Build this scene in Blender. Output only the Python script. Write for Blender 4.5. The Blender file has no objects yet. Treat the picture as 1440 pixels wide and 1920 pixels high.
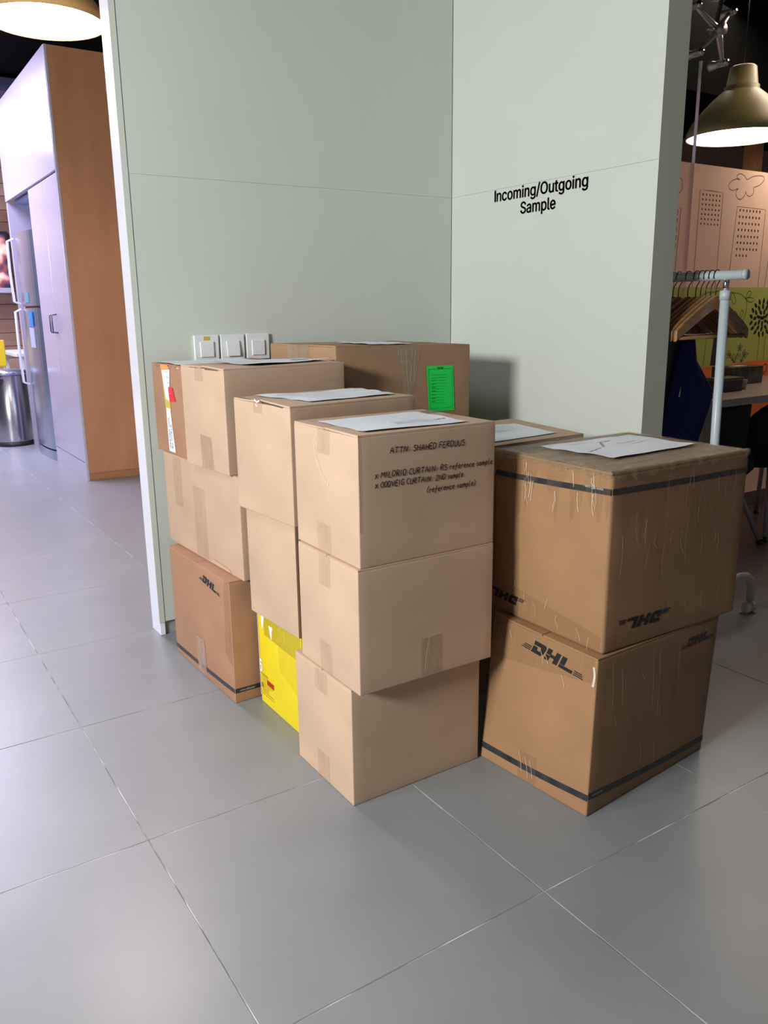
import bpy, bmesh, math, random
from mathutils import Vector, Matrix, noise
random.seed(7)
PI = math.pi
scene = bpy.context.scene
COL = scene.collection

# ------------------------------------------------------------------ camera
F_PX, YAW, PITCH, ROLL, CAM_H = 1527.64, 0.57624, 0.24486, -0.01244, 1.12220
fw = Vector((math.sin(YAW)*math.cos(PITCH), math.cos(YAW)*math.cos(PITCH), -math.sin(PITCH)))
r0 = Vector((math.cos(YAW), -math.sin(YAW), 0)); u0 = r0.cross(fw)
rr = math.cos(ROLL)*r0 + math.sin(ROLL)*u0; uu = -math.sin(ROLL)*r0 + math.cos(ROLL)*u0
cd = bpy.data.cameras.new('camera'); cam = bpy.data.objects.new('camera', cd); COL.objects.link(cam)
cd.sensor_fit = 'VERTICAL'; cd.sensor_height = 36; cd.lens = F_PX/1920*36; cd.clip_start = .05
M = Matrix((rr, uu, -fw)).transposed().to_4x4(); M.translation = (0, 0, CAM_H)
cam.matrix_world = M
scene.camera = cam

# ------------------------------------------------------------------ world, lights, exposure
w = bpy.data.worlds.new('world'); scene.world = w; w.use_nodes = True
bg = w.node_tree.nodes['Background']; bg.inputs[0].default_value = (.78, .88, 1.0, 1); bg.inputs[1].default_value = .09
scene.view_settings.view_transform = 'Standard'; scene.view_settings.look = 'None'
scene.view_settings.gamma = 1; scene.view_settings.exposure = 0.0

def area(name, loc, target, size, power, color, sy=None):
    l = bpy.data.lights.new(name, 'AREA'); l.energy = power; l.color = color
    l.shape = 'RECTANGLE'; l.size = size; l.size_y = sy or size
    o = bpy.data.objects.new(name, l); COL.objects.link(o); o.location = loc
    d = Vector(target)-Vector(loc); o.rotation_euler = d.to_track_quat('-Z', 'Y').to_euler()
    return o
area('ceiling_light_lobby', (-2.3, .82, 1.9), (1.2, 1.75, .68), .9, 165, (1.0, .965, .93), .5)  # unseen key light from the left, placed well below the ceiling
area('ceiling_light_middle', (-.9, 1.7, 2.97), (-.9, 1.7, 0), 1.0, 25, (.93, .95, 1.0), .6)
area('ceiling_light_entry', (-1.3, -.5, 2.9), (.8, 1.6, .4), 1.0, 4, (1.0, .97, .80), .5)  # unseen fill added for the box fronts facing the camera
area('ceiling_light_kitchen', (.2, 6.9, 2.92), (.2, 6.9, 0), 1.2, 165, (.78, .69, 1.0), 2.0)
area('ceiling_light_dining', (.2, 9.2, 2.92), (.2, 9.2, 0), 1.6, 130, (.80, .80, 1.0), 1.6)
area('ceiling_light_room_beyond', (4.9, 3.25, 2.97), (4.6, 3.1, 1.2), 1.6, 36, (1.0, .84, .72), .5)  # unseen area light added to brighten the mural film from behind
area('ceiling_light_desk', (4.8, 2.35, 2.95), (4.6, 2.5, 1.2), .8, 13, (1.0, .66, .52), .5)  # unseen warm fill added; its red tint imitates bounce off the mural

# ------------------------------------------------------------------ materials
def mat(name, col, rough=.6, metal=0, spec=.5, emit=0, ecol=None, trans=0, alpha=1):
    m = bpy.data.materials.new(name); m.use_nodes = True; b = m.node_tree.nodes['Principled BSDF']
    b.inputs['Base Color'].default_value = (*col, 1); b.inputs['Roughness'].default_value = rough
    b.inputs['Metallic'].default_value = metal; b.inputs['Specular IOR Level'].default_value = spec
    b.inputs['Transmission Weight'].default_value = trans; b.inputs['Alpha'].default_value = alpha
    if emit:
        b.inputs['Emission Color'].default_value = (*(ecol or col), 1); b.inputs['Emission Strength'].default_value = emit
    return m
def nd(m, t, **kw):
    n = m.node_tree.nodes.new(t)
    for k, v in kw.items():
        if k in n.inputs: n.inputs[k].default_value = v
        else: setattr(n, k, v)
    return n
def lk(m, a, b): m.node_tree.links.new(a, b)
def noisy(m, c1, c2, scale=8, stretch=(1, 1, 1), bump=0, bscale=None, detail=6, coord='Object', dist=.001, lo=.3, hi=.7):
    b = m.node_tree.nodes['Principled BSDF']
    tc = nd(m, 'ShaderNodeTexCoord'); mp = nd(m, 'ShaderNodeMapping'); mp.inputs['Scale'].default_value = stretch
    lk(m, tc.outputs[coord], mp.inputs[0])
    n = nd(m, 'ShaderNodeTexNoise', Scale=scale, Detail=detail); lk(m, mp.outputs[0], n.inputs['Vector'])
    r = nd(m, 'ShaderNodeValToRGB'); r.color_ramp.elements[0].color = (*c1, 1); r.color_ramp.elements[1].color = (*c2, 1)
    r.color_ramp.elements[0].position = lo; r.color_ramp.elements[1].position = hi
    lk(m, n.outputs['Fac'], r.inputs[0]); lk(m, r.outputs[0], b.inputs['Base Color'])
    if bump:
        n2 = nd(m, 'ShaderNodeTexNoise', Scale=bscale or scale, Detail=4); lk(m, mp.outputs[0], n2.inputs['Vector'])
        bp = nd(m, 'ShaderNodeBump', Strength=bump, Distance=dist); lk(m, n2.outputs['Fac'], bp.inputs['Height'])
        lk(m, bp.outputs[0], b.inputs['Normal'])
    return m
def cardboard(name, c, rough=.72):
    m = mat(name, c, rough, spec=.25)
    d = tuple(x*.9 for x in c); l = tuple(min(1, x*1.06) for x in c)
    return noisy(m, d, l, 5, (1, 1, 1.4), bump=.35, bscale=260, dist=.0004)
M_LIGHT = cardboard('cardboard_light', (.56, .41, .29))
M_LIGHT2 = cardboard('cardboard_pinkish', (.54, .385, .275))
M_DARK = cardboard('cardboard_brown', (.335, .192, .098))
M_DARK2 = cardboard('cardboard_red_brown', (.40, .225, .14))
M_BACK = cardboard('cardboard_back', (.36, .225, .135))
M_YEL = noisy(mat('yellow_print', (.82, .66, .01), .45), (.78, .62, .01), (.86, .70, .02), 6)
M_EDGE = mat('cardboard_edge', (.30, .19, .11), .9)
M_PAPER = noisy(mat('white_paper', (.78, .83, .9), .6), (.76, .81, .88), (.82, .86, .92), 9, bump=.2, bscale=14, dist=.004)
M_INK = mat('black_ink', (.012, .012, .014), .5)
M_PEN = mat('pen_ink', (.008, .003, .008), .5)
M_REDPEN = mat('red_line', (.22, .06, .03), .6)
M_STRIPE = noisy(mat('stripe_ink', (.02, .024, .03), .35), (.014, .016, .022), (.04, .045, .05), 30, (1, 1, 1))
M_GREEN = mat('green_label', (.0, .78, .10), .5)
M_GREENINK = mat('green_label_ink', (.0, .22, .05), .5)
M_RED = mat('red_label', (.75, .04, .04), .5)
M_ORANGE = mat('orange_label', (.85, .36, .1), .5)
M_OCHRE = mat('ochre_tape', (.62, .5, .08), .4)
M_WHITE = mat('white_plastic', (.72, .76, .8), .35)
M_WPRINT = mat('white_print', (.85, .87, .9), .5)
M_GREY = mat('grey_print', (.3, .32, .38), .5)

def film(name, tint, alpha, sc=(12, 12, 12), bump=.8, rough=.16):
    m = mat(name, tint, rough, spec=.6); b = m.node_tree.nodes['Principled BSDF']
    tc = nd(m, 'ShaderNodeTexCoord'); mp = nd(m, 'ShaderNodeMapping'); mp.inputs['Scale'].default_value = sc
    lk(m, tc.outputs['Object'], mp.inputs[0])
    n = nd(m, 'ShaderNodeTexNoise', Scale=1.0, Detail=8, Distortion=1.6); n.inputs['Roughness'].default_value = .65
    lk(m, mp.outputs[0], n.inputs['Vector'])
    bp = nd(m, 'ShaderNodeBump', Strength=bump, Distance=.006); lk(m, n.outputs['Fac'], bp.inputs['Height'])
    lk(m, bp.outputs[0], b.inputs['Normal'])
    r = nd(m, 'ShaderNodeMapRange'); r.inputs['From Min'].default_value = .35; r.inputs['From Max'].default_value = .7
    r.inputs['To Min'].default_value = alpha*.7; r.inputs['To Max'].default_value = min(1, alpha*1.5)
    lk(m, n.outputs['Fac'], r.inputs['Value']); lk(m, r.outputs[0], b.inputs['Alpha'])
    return m
M_TAPE = film('clear_tape', (.48, .32, .20), .15, (30, 30, 8), .25, .22)
M_TAPE2 = film('clear_tape_dark', (.36, .22, .11), .2, (30, 30, 8), .25, .22)
M_WRAP = film('plastic_wrap', (.46, .40, .28), .42, (9, 22, 9), 1.0, .14)
M_STRAND = film('wrap_strands', (.26, .17, .10), .12, (60, 60, 4), .7, .18)
M_CREASE = mat('tape_crease', (.85, .74, .6), .25, alpha=.6)  # pale tone painted as highlights along the tape wrinkles
M_CREASE2 = mat('film_crease', (.9, .78, .6), .2, alpha=.7)  # painted highlights on the wrap wrinkles; also colours the torn corner

M_WALL = noisy(mat('wall_paint', (.56, .60, .53), .5), (.555, .605, .55), (.575, .625, .57), 3, bump=.12, bscale=320, dist=.0005)
M_WALLCAP = noisy(mat('wall_paint_end', (.42, .43, .34), .5), (.58, .60, .49), (.60, .62, .51), 3, bump=.1, bscale=320, dist=.0005)  # wall paint retoned in colour to suit the dim end face
M_TRIM = mat('trim_gloss', (.84, .86, .96), .14, spec=.8)
M_DARKGAP = mat('dark_gap', (.05, .05, .05), .9)
M_SKIRT = mat('skirting_metal', (.42, .42, .38), .35, metal=.3)

def tile_mat():
    m = mat('floor_tile', (.3, .3, .3), .3, spec=.45); b = m.node_tree.nodes['Principled BSDF']
    noisy(m, (.215, .235, .245), (.262, .280, .290), 2.2, bump=.12, bscale=500, dist=.0003, coord='Generated', lo=.25, hi=.75)
    b.inputs['Roughness'].default_value = .35
    return m
M_TILE = tile_mat()
M_GROUT = noisy(mat('grout', (.4, .4, .4), .9), (.20, .20, .21), (.70, .70, .70), 7, lo=.44, hi=.60)
M_CEIL = mat('dark_ceiling', (.010, .010, .012), .9, spec=.05)
M_DUCT = mat('duct_metal', (.09, .1, .2), .5)  # blue light on the ceiling, put into this colour
def wood(name, a, b_, sc=3, st=(1, 1, 12), rough=.45):
    return noisy(mat(name, a, rough), a, b_, sc, st, bump=.1, bscale=10, detail=8)
M_PLY = noisy(mat('plywood_side', (.5, .27, .12), .4), (.45, .205, .10), (.53, .26, .13), 2.2, (3, 3, .8), detail=8)
M_LAM = mat('white_laminate', (.47, .46, .56), .2, spec=.6)
M_LAMIN = mat('niche_laminate', (.34, .38, .60), .4)
M_STEEL = noisy(mat('brushed_steel', (.42, .46, .60), .26, metal=.85), (.36, .42, .58), (.50, .54, .66), 3, (1, 1, .2))
M_STEELB = noisy(mat('bin_steel', (.45, .45, .5), .25, metal=1), (.40, .40, .46), (.52, .50, .54), 3, (1, 1, .2))
M_DGREY = mat('dark_plastic', (.02, .02, .025), .4)
M_BLACK = mat('black_fabric', (.006, .006, .007), .75)
M_RACK = mat('rack_grey', (.50, .58, .62), .35)
M_CHROME = mat('chrome', (.7, .7, .7), .12, metal=1)
M_CLAMP = mat('clamp_steel', (.60, .56, .55), .3, metal=.6)
M_HWIRE = mat('hanger_wire', (.05, .045, .045), .3, metal=.6)
M_HWOOD = wood('hanger_wood', (.22, .11, .045), (.36, .20, .09), 6, (2, 2, 10), .35)
M_BLUE = mat('blue_cloth', (.006, .01, .13), .85)
M_GCLOTH = mat('grey_cloth', (.13, .13, .14), .9)
M_DESK = mat('desk_top', (.44, .40, .34), .3)
M_DESKS = mat('desk_panel', (.30, .27, .23), .5)
M_DKBOX = noisy(mat('patterned_box', (.03, .03, .02), .35), (.015, .015, .012), (.12, .09, .06), 12, lo=.45, hi=.62)
M_PLANKS = [wood('plank_%s' % n, a, b, 2, (.5, 1, 5)) for n, a, b in (('pale', (.42, .27, .2), (.52, .34, .27)), ('mid', (.30, .17, .12), (.42, .26, .19)), ('dark', (.20, .10, .07), (.30, .16, .11)))]

# ------------------------------------------------------------------ mesh helpers
def link(name, me, m, parent=None, smooth=False):
    o = bpy.data.objects.new(name, me); COL.objects.link(o)
    for mm in (m if isinstance(m, (list, tuple)) else [m]): me.materials.append(mm)
    if parent is not None: o.parent = parent
    if smooth:
        for p in me.polygons: p.use_smooth = True
    return o
def obj(name, bm, m, parent=None, smooth=False):
    bmesh.ops.recalc_face_normals(bm, faces=bm.faces)
    me = bpy.data.meshes.new(name); bm.to_mesh(me); bm.free()
    return link(name, me, m, parent, smooth)
def pyd(name, vs, fs, m, parent=None, smooth=False):
    me = bpy.data.meshes.new(name); me.from_pydata([tuple(v) for v in vs], [], fs); me.update()
    return link(name, me, m, parent, smooth)
def thing(name, label, cat, loc=(0, 0, 0), group=None):
    o = bpy.data.objects.new(name, None); COL.objects.link(o); o.location = loc; o.empty_display_size = .05
    o['label'] = label; o['category'] = cat
    if group: o['group'] = group
    return o
def struct(o): o['kind'] = 'structure'; return o
def tag(o, label, cat, group=None):
    o['label'] = label; o['category'] = cat
    if group: o['group'] = group
    return o
def bx(bm, a, b, bevel=0):
    r = bmesh.ops.create_cube(bm, size=1)
    for v in r['verts']:
        v.co = Vector(((a[0]+b[0])/2+v.co.x*(b[0]-a[0]), (a[1]+b[1])/2+v.co.y*(b[1]-a[1]), (a[2]+b[2])/2+v.co.z*(b[2]-a[2])))
    if bevel:
        es = list({e for v in r['verts'] for e in v.link_edges})
        bmesh.ops.bevel(bm, geom=es, offset=bevel, segments=2, affect='EDGES', profile=.5)
def box(name, a, b, m, parent=None, bevel=0):
    bm = bmesh.new(); bx(bm, a, b, bevel); return obj(name, bm, m, parent)
def tube(bm, pts, rad, seg=10, cap=True):
    pts = [Vector(p) for p in pts]; rings = []
    rs = rad if isinstance(rad, (list, tuple)) else [rad]*len(pts)
    t0 = (pts[1]-pts[0]).normalized(); nrm = t0.orthogonal().normalized()
    for i, p in enumerate(pts):
        t = ((pts[min(i+1, len(pts)-1)]-pts[max(i-1, 0)])).normalized()
        nrm = (nrm-t*nrm.dot(t)).normalized(); bn = t.cross(nrm)
        rings.append([bm.verts.new(p+(nrm*math.cos(2*PI*k/seg)+bn*math.sin(2*PI*k/seg))*rs[i]) for k in range(seg)])
    for a, b in zip(rings, rings[1:]):
        for k in range(seg): bm.faces.new((a[k], a[(k+1) % seg], b[(k+1) % seg], b[k]))
    if cap: bm.faces.new(rings[0]); bm.faces.new(rings[-1])
def tb(name, pts, rad, m, parent=None, seg=10):
    bm = bmesh.new(); tube(bm, pts, rad, seg); return obj(name, bm, m, parent, True)
def lathe(bm, prof, c, seg=32):
    rings = []
    for r, z in prof:
        if r < 1e-5: rings.append([bm.verts.new((c[0], c[1], c[2]+z))])
        else: rings.append([bm.verts.new((c[0]+r*math.cos(2*PI*k/seg), c[1]+r*math.sin(2*PI*k/seg), c[2]+z)) for k in range(seg)])
    for a, b in zip(rings, rings[1:]):
        if len(a) == 1 and len(b) == 1: continue
        for k in range(seg):
            k2 = (k+1) % seg
            if len(a) == 1: bm.faces.new((a[0], b[k], b[k2]))
            elif len(b) == 1: bm.faces.new((a[k], a[k2], b[0]))
            else: bm.faces.new((a[k], a[k2], b[k2], b[k]))
def lt(name, prof, c, m, parent=None, seg=32):
    bm = bmesh.new(); lathe(bm, prof, c, seg); return obj(name, bm, m, parent, True)
try: FONT = bpy.data.fonts.load(bpy.utils.system_resource('DATAFILES')+'/fonts/Inter.woff2')      # the sans face that ships with Blender
except Exception: FONT = None
def text_mesh(s, size=1, bold=0, spacing=1, shear=0, align='LEFT', line=1):
    cu = bpy.data.curves.new('t', 'FONT'); cu.body = s
    if FONT: cu.font = FONT
    cu.size = size; cu.offset = bold; cu.space_character = spacing
    cu.shear = shear; cu.align_x = align; cu.space_line = line; cu.resolution_u = 3
    o = bpy.data.objects.new('t', cu); COL.objects.link(o)
    dg = bpy.context.evaluated_depsgraph_get(); me = bpy.data.meshes.new_from_object(o.evaluated_get(dg))
    vs = [tuple(v.co) for v in me.vertices]; fs = [tuple(p.vertices) for p in me.polygons]
    bpy.data.objects.remove(o); bpy.data.curves.remove(cu); bpy.data.meshes.remove(me)
    return vs, fs
def ribbon(pts, wd):
    """flat ribbon polygons (quads) along a 2-D polyline"""
    vs, fs = [], []
    n = len(pts)
    for i, p in enumerate(pts):
        a = pts[max(i-1, 0)]; b = pts[min(i+1, n-1)]; dx, dy = b[0]-a[0], b[1]-a[1]; l = math.hypot(dx, dy) or 1
        nx, ny = -dy/l*wd/2, dx/l*wd/2
        vs += [(p[0]+nx, p[1]+ny), (p[0]-nx, p[1]-ny)]
    for i in range(n-1): fs.append((2*i, 2*i+1, 2*i+3, 2*i+2))
    return vs, fs
def smooth2(pts, k=4, closed=False):
    out = []; n = len(pts); rng = range(n if closed else n-1)
    g = (lambda i: pts[i % n]) if closed else (lambda i: pts[min(max(i, 0), n-1)])
    for i in rng:
        a, b, c, d = g(i-1), g(i), g(i+1), g(i+2)
        for j in range(k):
            t = j/k
            out.append(tuple(.5*((2*b[q])+(-a[q]+c[q])*t+(2*a[q]-5*b[q]+4*c[q]-d[q])*t*t+(-a[q]+3*b[q]-3*c[q]+d[q])*t**3) for q in (0, 1)))
    out.append(pts[0] if closed else pts[-1])
    return out
class Ink:
    """collects flat 2-D marks, then maps them on a surface as one mesh"""
    def __init__(s): s.v = []; s.f = []
    def add(s, vs, fs):
        o = len(s.v); s.v += [(v[0], v[1]) for v in vs]; s.f += [tuple(i+o for i in f) for f in fs]; return s
    def line(s, pts, wd): return s.add(*ribbon(pts, wd))
    def poly(s, pts): return s.add(pts, [tuple(range(len(pts)))])
    def build(s, name, fn, m, parent): return pyd(name, [fn(*v) for v in s.v], s.f, m, parent)

# ------------------------------------------------------------------ setting: floor, ceiling, walls
TS = .6; OX, OY = .40926, 1.59061
floor = struct(box('floor', (-3.5, -3, -.05), (11, 12.2, -.0012), M_GROUT))
tb_ = bmesh.new(); bx(tb_, (.0010, .0010, -.0135), (TS-.0010, TS-.0010, 0))
bmesh.ops.bevel(tb_, geom=[e for e in tb_.edges if abs(e.verts[0].co.z) < 1e-5 and abs(e.verts[1].co.z) < 1e-5], offset=.0008, segments=1, affect='EDGES')
bmesh.ops.translate(tb_, verts=tb_.verts, vec=(0, 0, .0))
tme = bpy.data.meshes.new('tile'); tb_.to_mesh(tme); tb_.free(); tme.materials.append(M_TILE)
nt = 0
for j in range(-5, 17):
    for i in range(-5, 17):
        x, y = OX+i*TS, OY+j*TS
        if x > 2.1 and y > 2.75 and x < 3: continue
        if y > 4.0 and x > 2.0: continue
        if x > 3 and y > 4.0: continue
        if y < -1 or x < -2.0: continue
        if y < .2 and x > 3.2: continue
        if x > 6.6 or (y > 7 and x < -1) or y > 11: continue
        if y+TS > 11.4: continue
        if nt >= 290: continue
        o = bpy.data.objects.new('tile', tme); COL.objects.link(o); o.parent = floor; o.location = (x, y, random.uniform(-.0004, 0)); nt += 1
struct(box('ceiling', (-3.5, -3, 3.0), (11, 12.2, 3.1), M_CEIL))

YB, XR = 2.711, 2.0985
def wall_with_panels(name, core, panels, m):
    wl = struct(box(name, *core, m))
    for a, b in panels: box('wall_panel', a, b, m, wl, .0008)
    return wl
wb = wall_with_panels('wall_back', ((.83, YB+.006, .05), (XR, 2.80, 3.0)),
    [((.827, YB, .05), (XR-.001, YB+.0055, 1.5407)), ((.827, YB, 1.5410), (XR-.001, YB+.0055, 3.0))], M_WALL)
wr = wall_with_panels('wall_right', ((XR+.006, 1.722, .05), (2.200, YB+.09, 3.0)),
    [((XR, 1.7175, .05), (XR+.0055, YB-.001, 1.5407)), ((XR, 1.7175, 1.5410), (XR+.0055, YB-.001, 3.0))], M_WALL)
box('end_panel', (XR+.0002, 1.7165, .05), (2.200, 1.7215, 3.0), M_WALLCAP, wr)
struct(box('baseboard_back', (.815, YB+.012, 0), (XR+.02, 2.798, .05), M_SKIRT, None, .001))
struct(box('baseboard_right', (XR+.014, 1.73, 0), (2.188, YB+.01, .05), M_SKIRT, None, .001))
tr = struct(box('trim_1', (.807, YB+.001, 0), (.8265, 2.802, 3.0), M_TRIM, None, .002))
box('trim_lip', (.806, YB-.002, .047), (.8255, YB+.001, 3.0), M_WALL, tr, .0005)

# lettering on the right wall
def on_right(y0, z0): return lambda a, b: (XR-.0008, y0-a, z0+b)
CAPH = max(v[1] for v in text_mesh('H', 1)[0]); TSZ = .0385/CAPH
sg = thing('wall_lettering', 'black adhesive wall lettering reading Incoming/Outgoing Sample', 'sign', (XR-.0008, 2.22, 1.47))
for s, yc, zb, wd in (('ncoming/Outgoing', 2.2225, 1.4985, .462), ('Sample', 2.2235, 1.4445, .176)):
    vs, fs = text_mesh(s, TSZ, 0, 1.0)
    if s[0] == 'n':                                   # plain upright capital I
        k0 = len(vs); x0 = min(v[0] for v in vs)-.0125
        vs = vs+[(x0, 0, 0), (x0+.0060, 0, 0), (x0+.0060, .0385, 0), (x0, .0385, 0)]; fs = fs+[(k0, k0+1, k0+2, k0+3)]
    n0 = len(vs); b0 = .0019; ofs = [(b0, 0), (-b0, 0), (0, b0*.6), (0, -b0*.6)]
    fs = [tuple(i+n0*k for i in f) for k in range(4) for f in fs]; vs = [(v[0]+dx, v[1]+dy, 0) for dx, dy in ofs for v in vs]
    xa = min(v[0] for v in vs); xb = max(v[0] for v in vs); k = wd/(xb-xa)
    mid = [((v[0]-xa)*k, v[1]) for v in vs]
    ob = pyd('word', [(0, -(v[0]-wd/2)+(yc-2.22), zb-1.47+v[1]) for v in mid], fs, M_INK, sg)

# ------------------------------------------------------------------ switches
def switch(x, label, sticker=False, tilt=0, bell=False):
    t = thing('light_switch', label, 'switch', (x, YB, .998), 'three white switch plates on the back wall')
    box('face_plate', (-.0435, -.011, -.0435), (.0435, 0, .0435), M_WHITE, t, .002)
    bm = bmesh.new(); bx(bm, (-.024, -.0155, -.03), (.024, -.0105, .022), .0015)
    for v in bm.verts: v.co.y -= tilt*(.022-v.co.z)
    obj('rocker', bm, M_WHITE, t)
    if sticker: box('sticker', (-.011, -.0122, .026), (.011, -.0108, .039), mat('sticker_ochre', (.55, .42, .1), .5), t)['label'] = 'small ochre sticker'
    if bell: box('mark', (-.002, -.0172, -.018), (.002, -.0162, -.010), M_INK, t)
    return t
switch(1.0435, 'white switch plate with a small ochre sticker on top', True)
switch(1.138, 'middle white switch plate with tilted rocker and tiny black mark', False, .09, True)
switch(1.2335, 'rightmost plain white switch plate, beside the rear brown box')

# ------------------------------------------------------------------ cardboard boxes
class Carton:
    def __init__(s, label, x, y, w_, d, rot, z0, h, m, bulge=.002, name='cardboard_box', group=None, dz=None, corners=None, seed=0, lift=0, flap=True, tcorners=None, round_=.0025):
        r = math.radians(rot); c, sn = math.cos(r), math.sin(r)
        N = Vector((x, y, 0)); ux = Vector((c, sn, 0)); uy = Vector((-sn, c, 0))
        q = corners or [N, N+ux*w_, N+ux*w_+uy*d, N+uy*d]       # N R K L
        q = [Vector((a[0], a[1], 0)) for a in q]
        cen = (q[0]+q[1]+q[2]+q[3])/4; s.cen = Vector((cen.x, cen.y, z0))
        s.b = [v-cen for v in q]; s.t = [v-cen+Vector((0, 0, h+(dz[i] if dz else 0))) for i, v in enumerate(q)]
        if tcorners: s.t = [Vector((a[0], a[1], 0))-cen+Vector((0, 0, h)) for a in tcorners]
        s.h = h; s.w = (q[1]-q[0]).length; s.d = (q[3]-q[0]).length; s.A = bulge; s.seed = seed; s.m = m
        s.root = thing(name, label, 'box', s.cen, group)
        s.F = {'S': (0, 1), 'E': (1, 2), 'B': (2, 3), 'W': (3, 0)}
        TOPH = .0051 if flap else 0
        s.toph = TOPH
        bm = bmesh.new(); nu, nv = 14, 12
        for f in 'SEBW':
            g = [[bm.verts.new(s.P(f, i/nu, j/nv*(1-TOPH/h) if flap else j/nv, 0)) for i in range(nu+1)] for j in range(nv+1)]
            for j in range(nv):
                for i in range(nu): bm.faces.new((g[j][i], g[j][i+1], g[j+1][i+1], g[j+1][i]))
        for lev in (0, 1):
            vv = (1-TOPH/h) if lev else 0
            cs = [s.P('S', 0, vv, 0), s.P('S', 1, vv, 0), s.P('B', 0, vv, 0), s.P('B', 1, vv, 0)]
            g = [[bm.verts.new((cs[0]*(1-i/nu)+cs[1]*i/nu)*(1-j/nu)+(cs[3]*(1-i/nu)+cs[2]*i/nu)*j/nu) for i in range(nu+1)] for j in range(nu+1)]
            for j in range(nu):
                for i in range(nu): bm.faces.new((g[j][i], g[j][i+1], g[j+1][i+1], g[j+1][i]))
        bmesh.ops.remove_doubles(bm, verts=bm.verts, dist=.0009)
        bmesh.ops.recalc_face_normals(bm, faces=bm.faces)
        es = [e for e in bm.edges if len(e.link_faces) == 2 and e.calc_face_angle(0) > .9]
        bmesh.ops.bevel(bm, geom=es, offset=round_, segments=3, affect='EDGES', profile=.6)
        o = obj('box_body', bm, m, s.root, True)
        if flap:
            gap = .0015
            for k, (v0, v1) in enumerate(((0, .5), (.5, 1))):
                a0 = v0*s.d+(gap if k else .0005); a1 = v1*s.d-(gap if not k else .0005)
                n = 10; top = []; bot = []
                for j in range(5):
                    for i in range(n+1):
                        u = .003+(i/n)*.994; v = (a0+(a1-a0)*j/4)/s.d
                        p = s.T(u, v, 0); hinge = (v if not k else 1-v)*2
                        z = -.0005+(lift*max(0, 1-u*2.5)*(hinge) if not k else lift*.3*hinge*max(0, 1-u*2.5)) + .0005*noise.noise(Vector((u*6, v*6, seed+k*7)))*(1 if lift else 0)
                        top.append(p+Vector((0, 0, z))); bot.append(p+Vector((0, 0, z-.0045)))
                vs = top+bot; nn = len(top); fs = []; W_ = n+1
                for j in range(4):
                    for i in range(n):
                        a = j*W_+i; fs += [(a, a+1, a+W_+1, a+W_), (nn+a, nn+a+W_, nn+a+W_+1, nn+a+1)]
                for i in range(n): fs += [(i, nn+i, nn+i+1, i+1), (4*W_+i, 4*W_+i+1, nn+4*W_+i+1, nn+4*W_+i)]
                for j in range(4): fs += [(j*W_, (j+1)*W_, nn+(j+1)*W_, nn+j*W_), (j*W_+n, nn+j*W_+n, nn+(j+1)*W_+n, (j+1)*W_+n)]
                pyd('top_flap', vs, fs, m, s.root)
    def P(s, f, u, v, off=.0009):
        a, b = s.F[f]; p = (s.b[a]*(1-u)+s.b[b]*u)*(1-v)+(s.t[a]*(1-u)+s.t[b]*u)*v
        e = s.b[b]-s.b[a]; n = Vector((e.y, -e.x, 0)).normalized()
        k = math.sin(PI*min(max(u, 0), 1))*math.sin(PI*min(max(v, 0), 1)); k = max(k, 0)**.7
        q = s.A*k*(1+.5*noise.noise(Vector((u*2.2+s.seed, v*2.2, a*3.1))))
        return p+n*(q+off)
    def T(s, u, v, off=.0012):
        p = (s.t[0]*(1-u)+s.t[1]*u)*(1-v)+(s.t[3]*(1-u)+s.t[2]*u)*v
        return p+Vector((0, 0, off))
    def fn(s, f, off=.0009):      # metres from lower-left of the face
        L = {'S': s.w, 'W': s.d, 'E': s.d, 'B': s.w}[f]
        return lambda a, b: s.P(f, a/L, b/s.h, off)
    def quad(s, name, f, uv, m, off=.0009, nu=10, nv=6, jag=0, z=0):
        vs, fs = [], []
        g = s.T if f == 'T' else (lambda u, v, o: s.P(f, u, v, o))
        for j in range(nv+1):
            for i in range(nu+1):
                a, b = i/nu, j/nv
                u = (uv[0][0]*(1-a)+uv[1][0]*a)*(1-b)+(uv[3][0]*(1-a)+uv[2][0]*a)*b
                v = (uv[0][1]*(1-a)+uv[1][1]*a)*(1-b)+(uv[3][1]*(1-a)+uv[2][1]*a)*b
                if jag and j == 0: v += random.uniform(-jag, jag)
                o = off+(z*abs(noise.noise(Vector((u*4, v*4, s.seed)))) if z else 0)
                vs.append(g(u, v, o))
        for j in range(nv):
            for i in range(nu): k = j*(nu+1)+i; fs.append((k, k+1, k+nu+2, k+nu+1))
        return pyd(name, vs, fs, m, s.root, True)
    def stripe(s, f, va0, va1, vb0, vb1, sag=0, ins=.002):
        n = 24; vs = []; fs = []
        for i in range(n+1):
            u = ins+(1-2*ins)*i/n; dd = -sag*math.sin(PI*u)
            vs += [s.P(f, u, va0*(1-u)+vb0*u+dd), s.P(f, u, va1*(1-u)+vb1*u+dd)]
        for i in range(n): fs.append((2*i, 2*i+2, 2*i+3, 2*i+1))
        o = pyd('printed_stripe', vs, fs, M_STRIPE, s.root); o['label'] = 'black printed stripe'; return o
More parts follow.
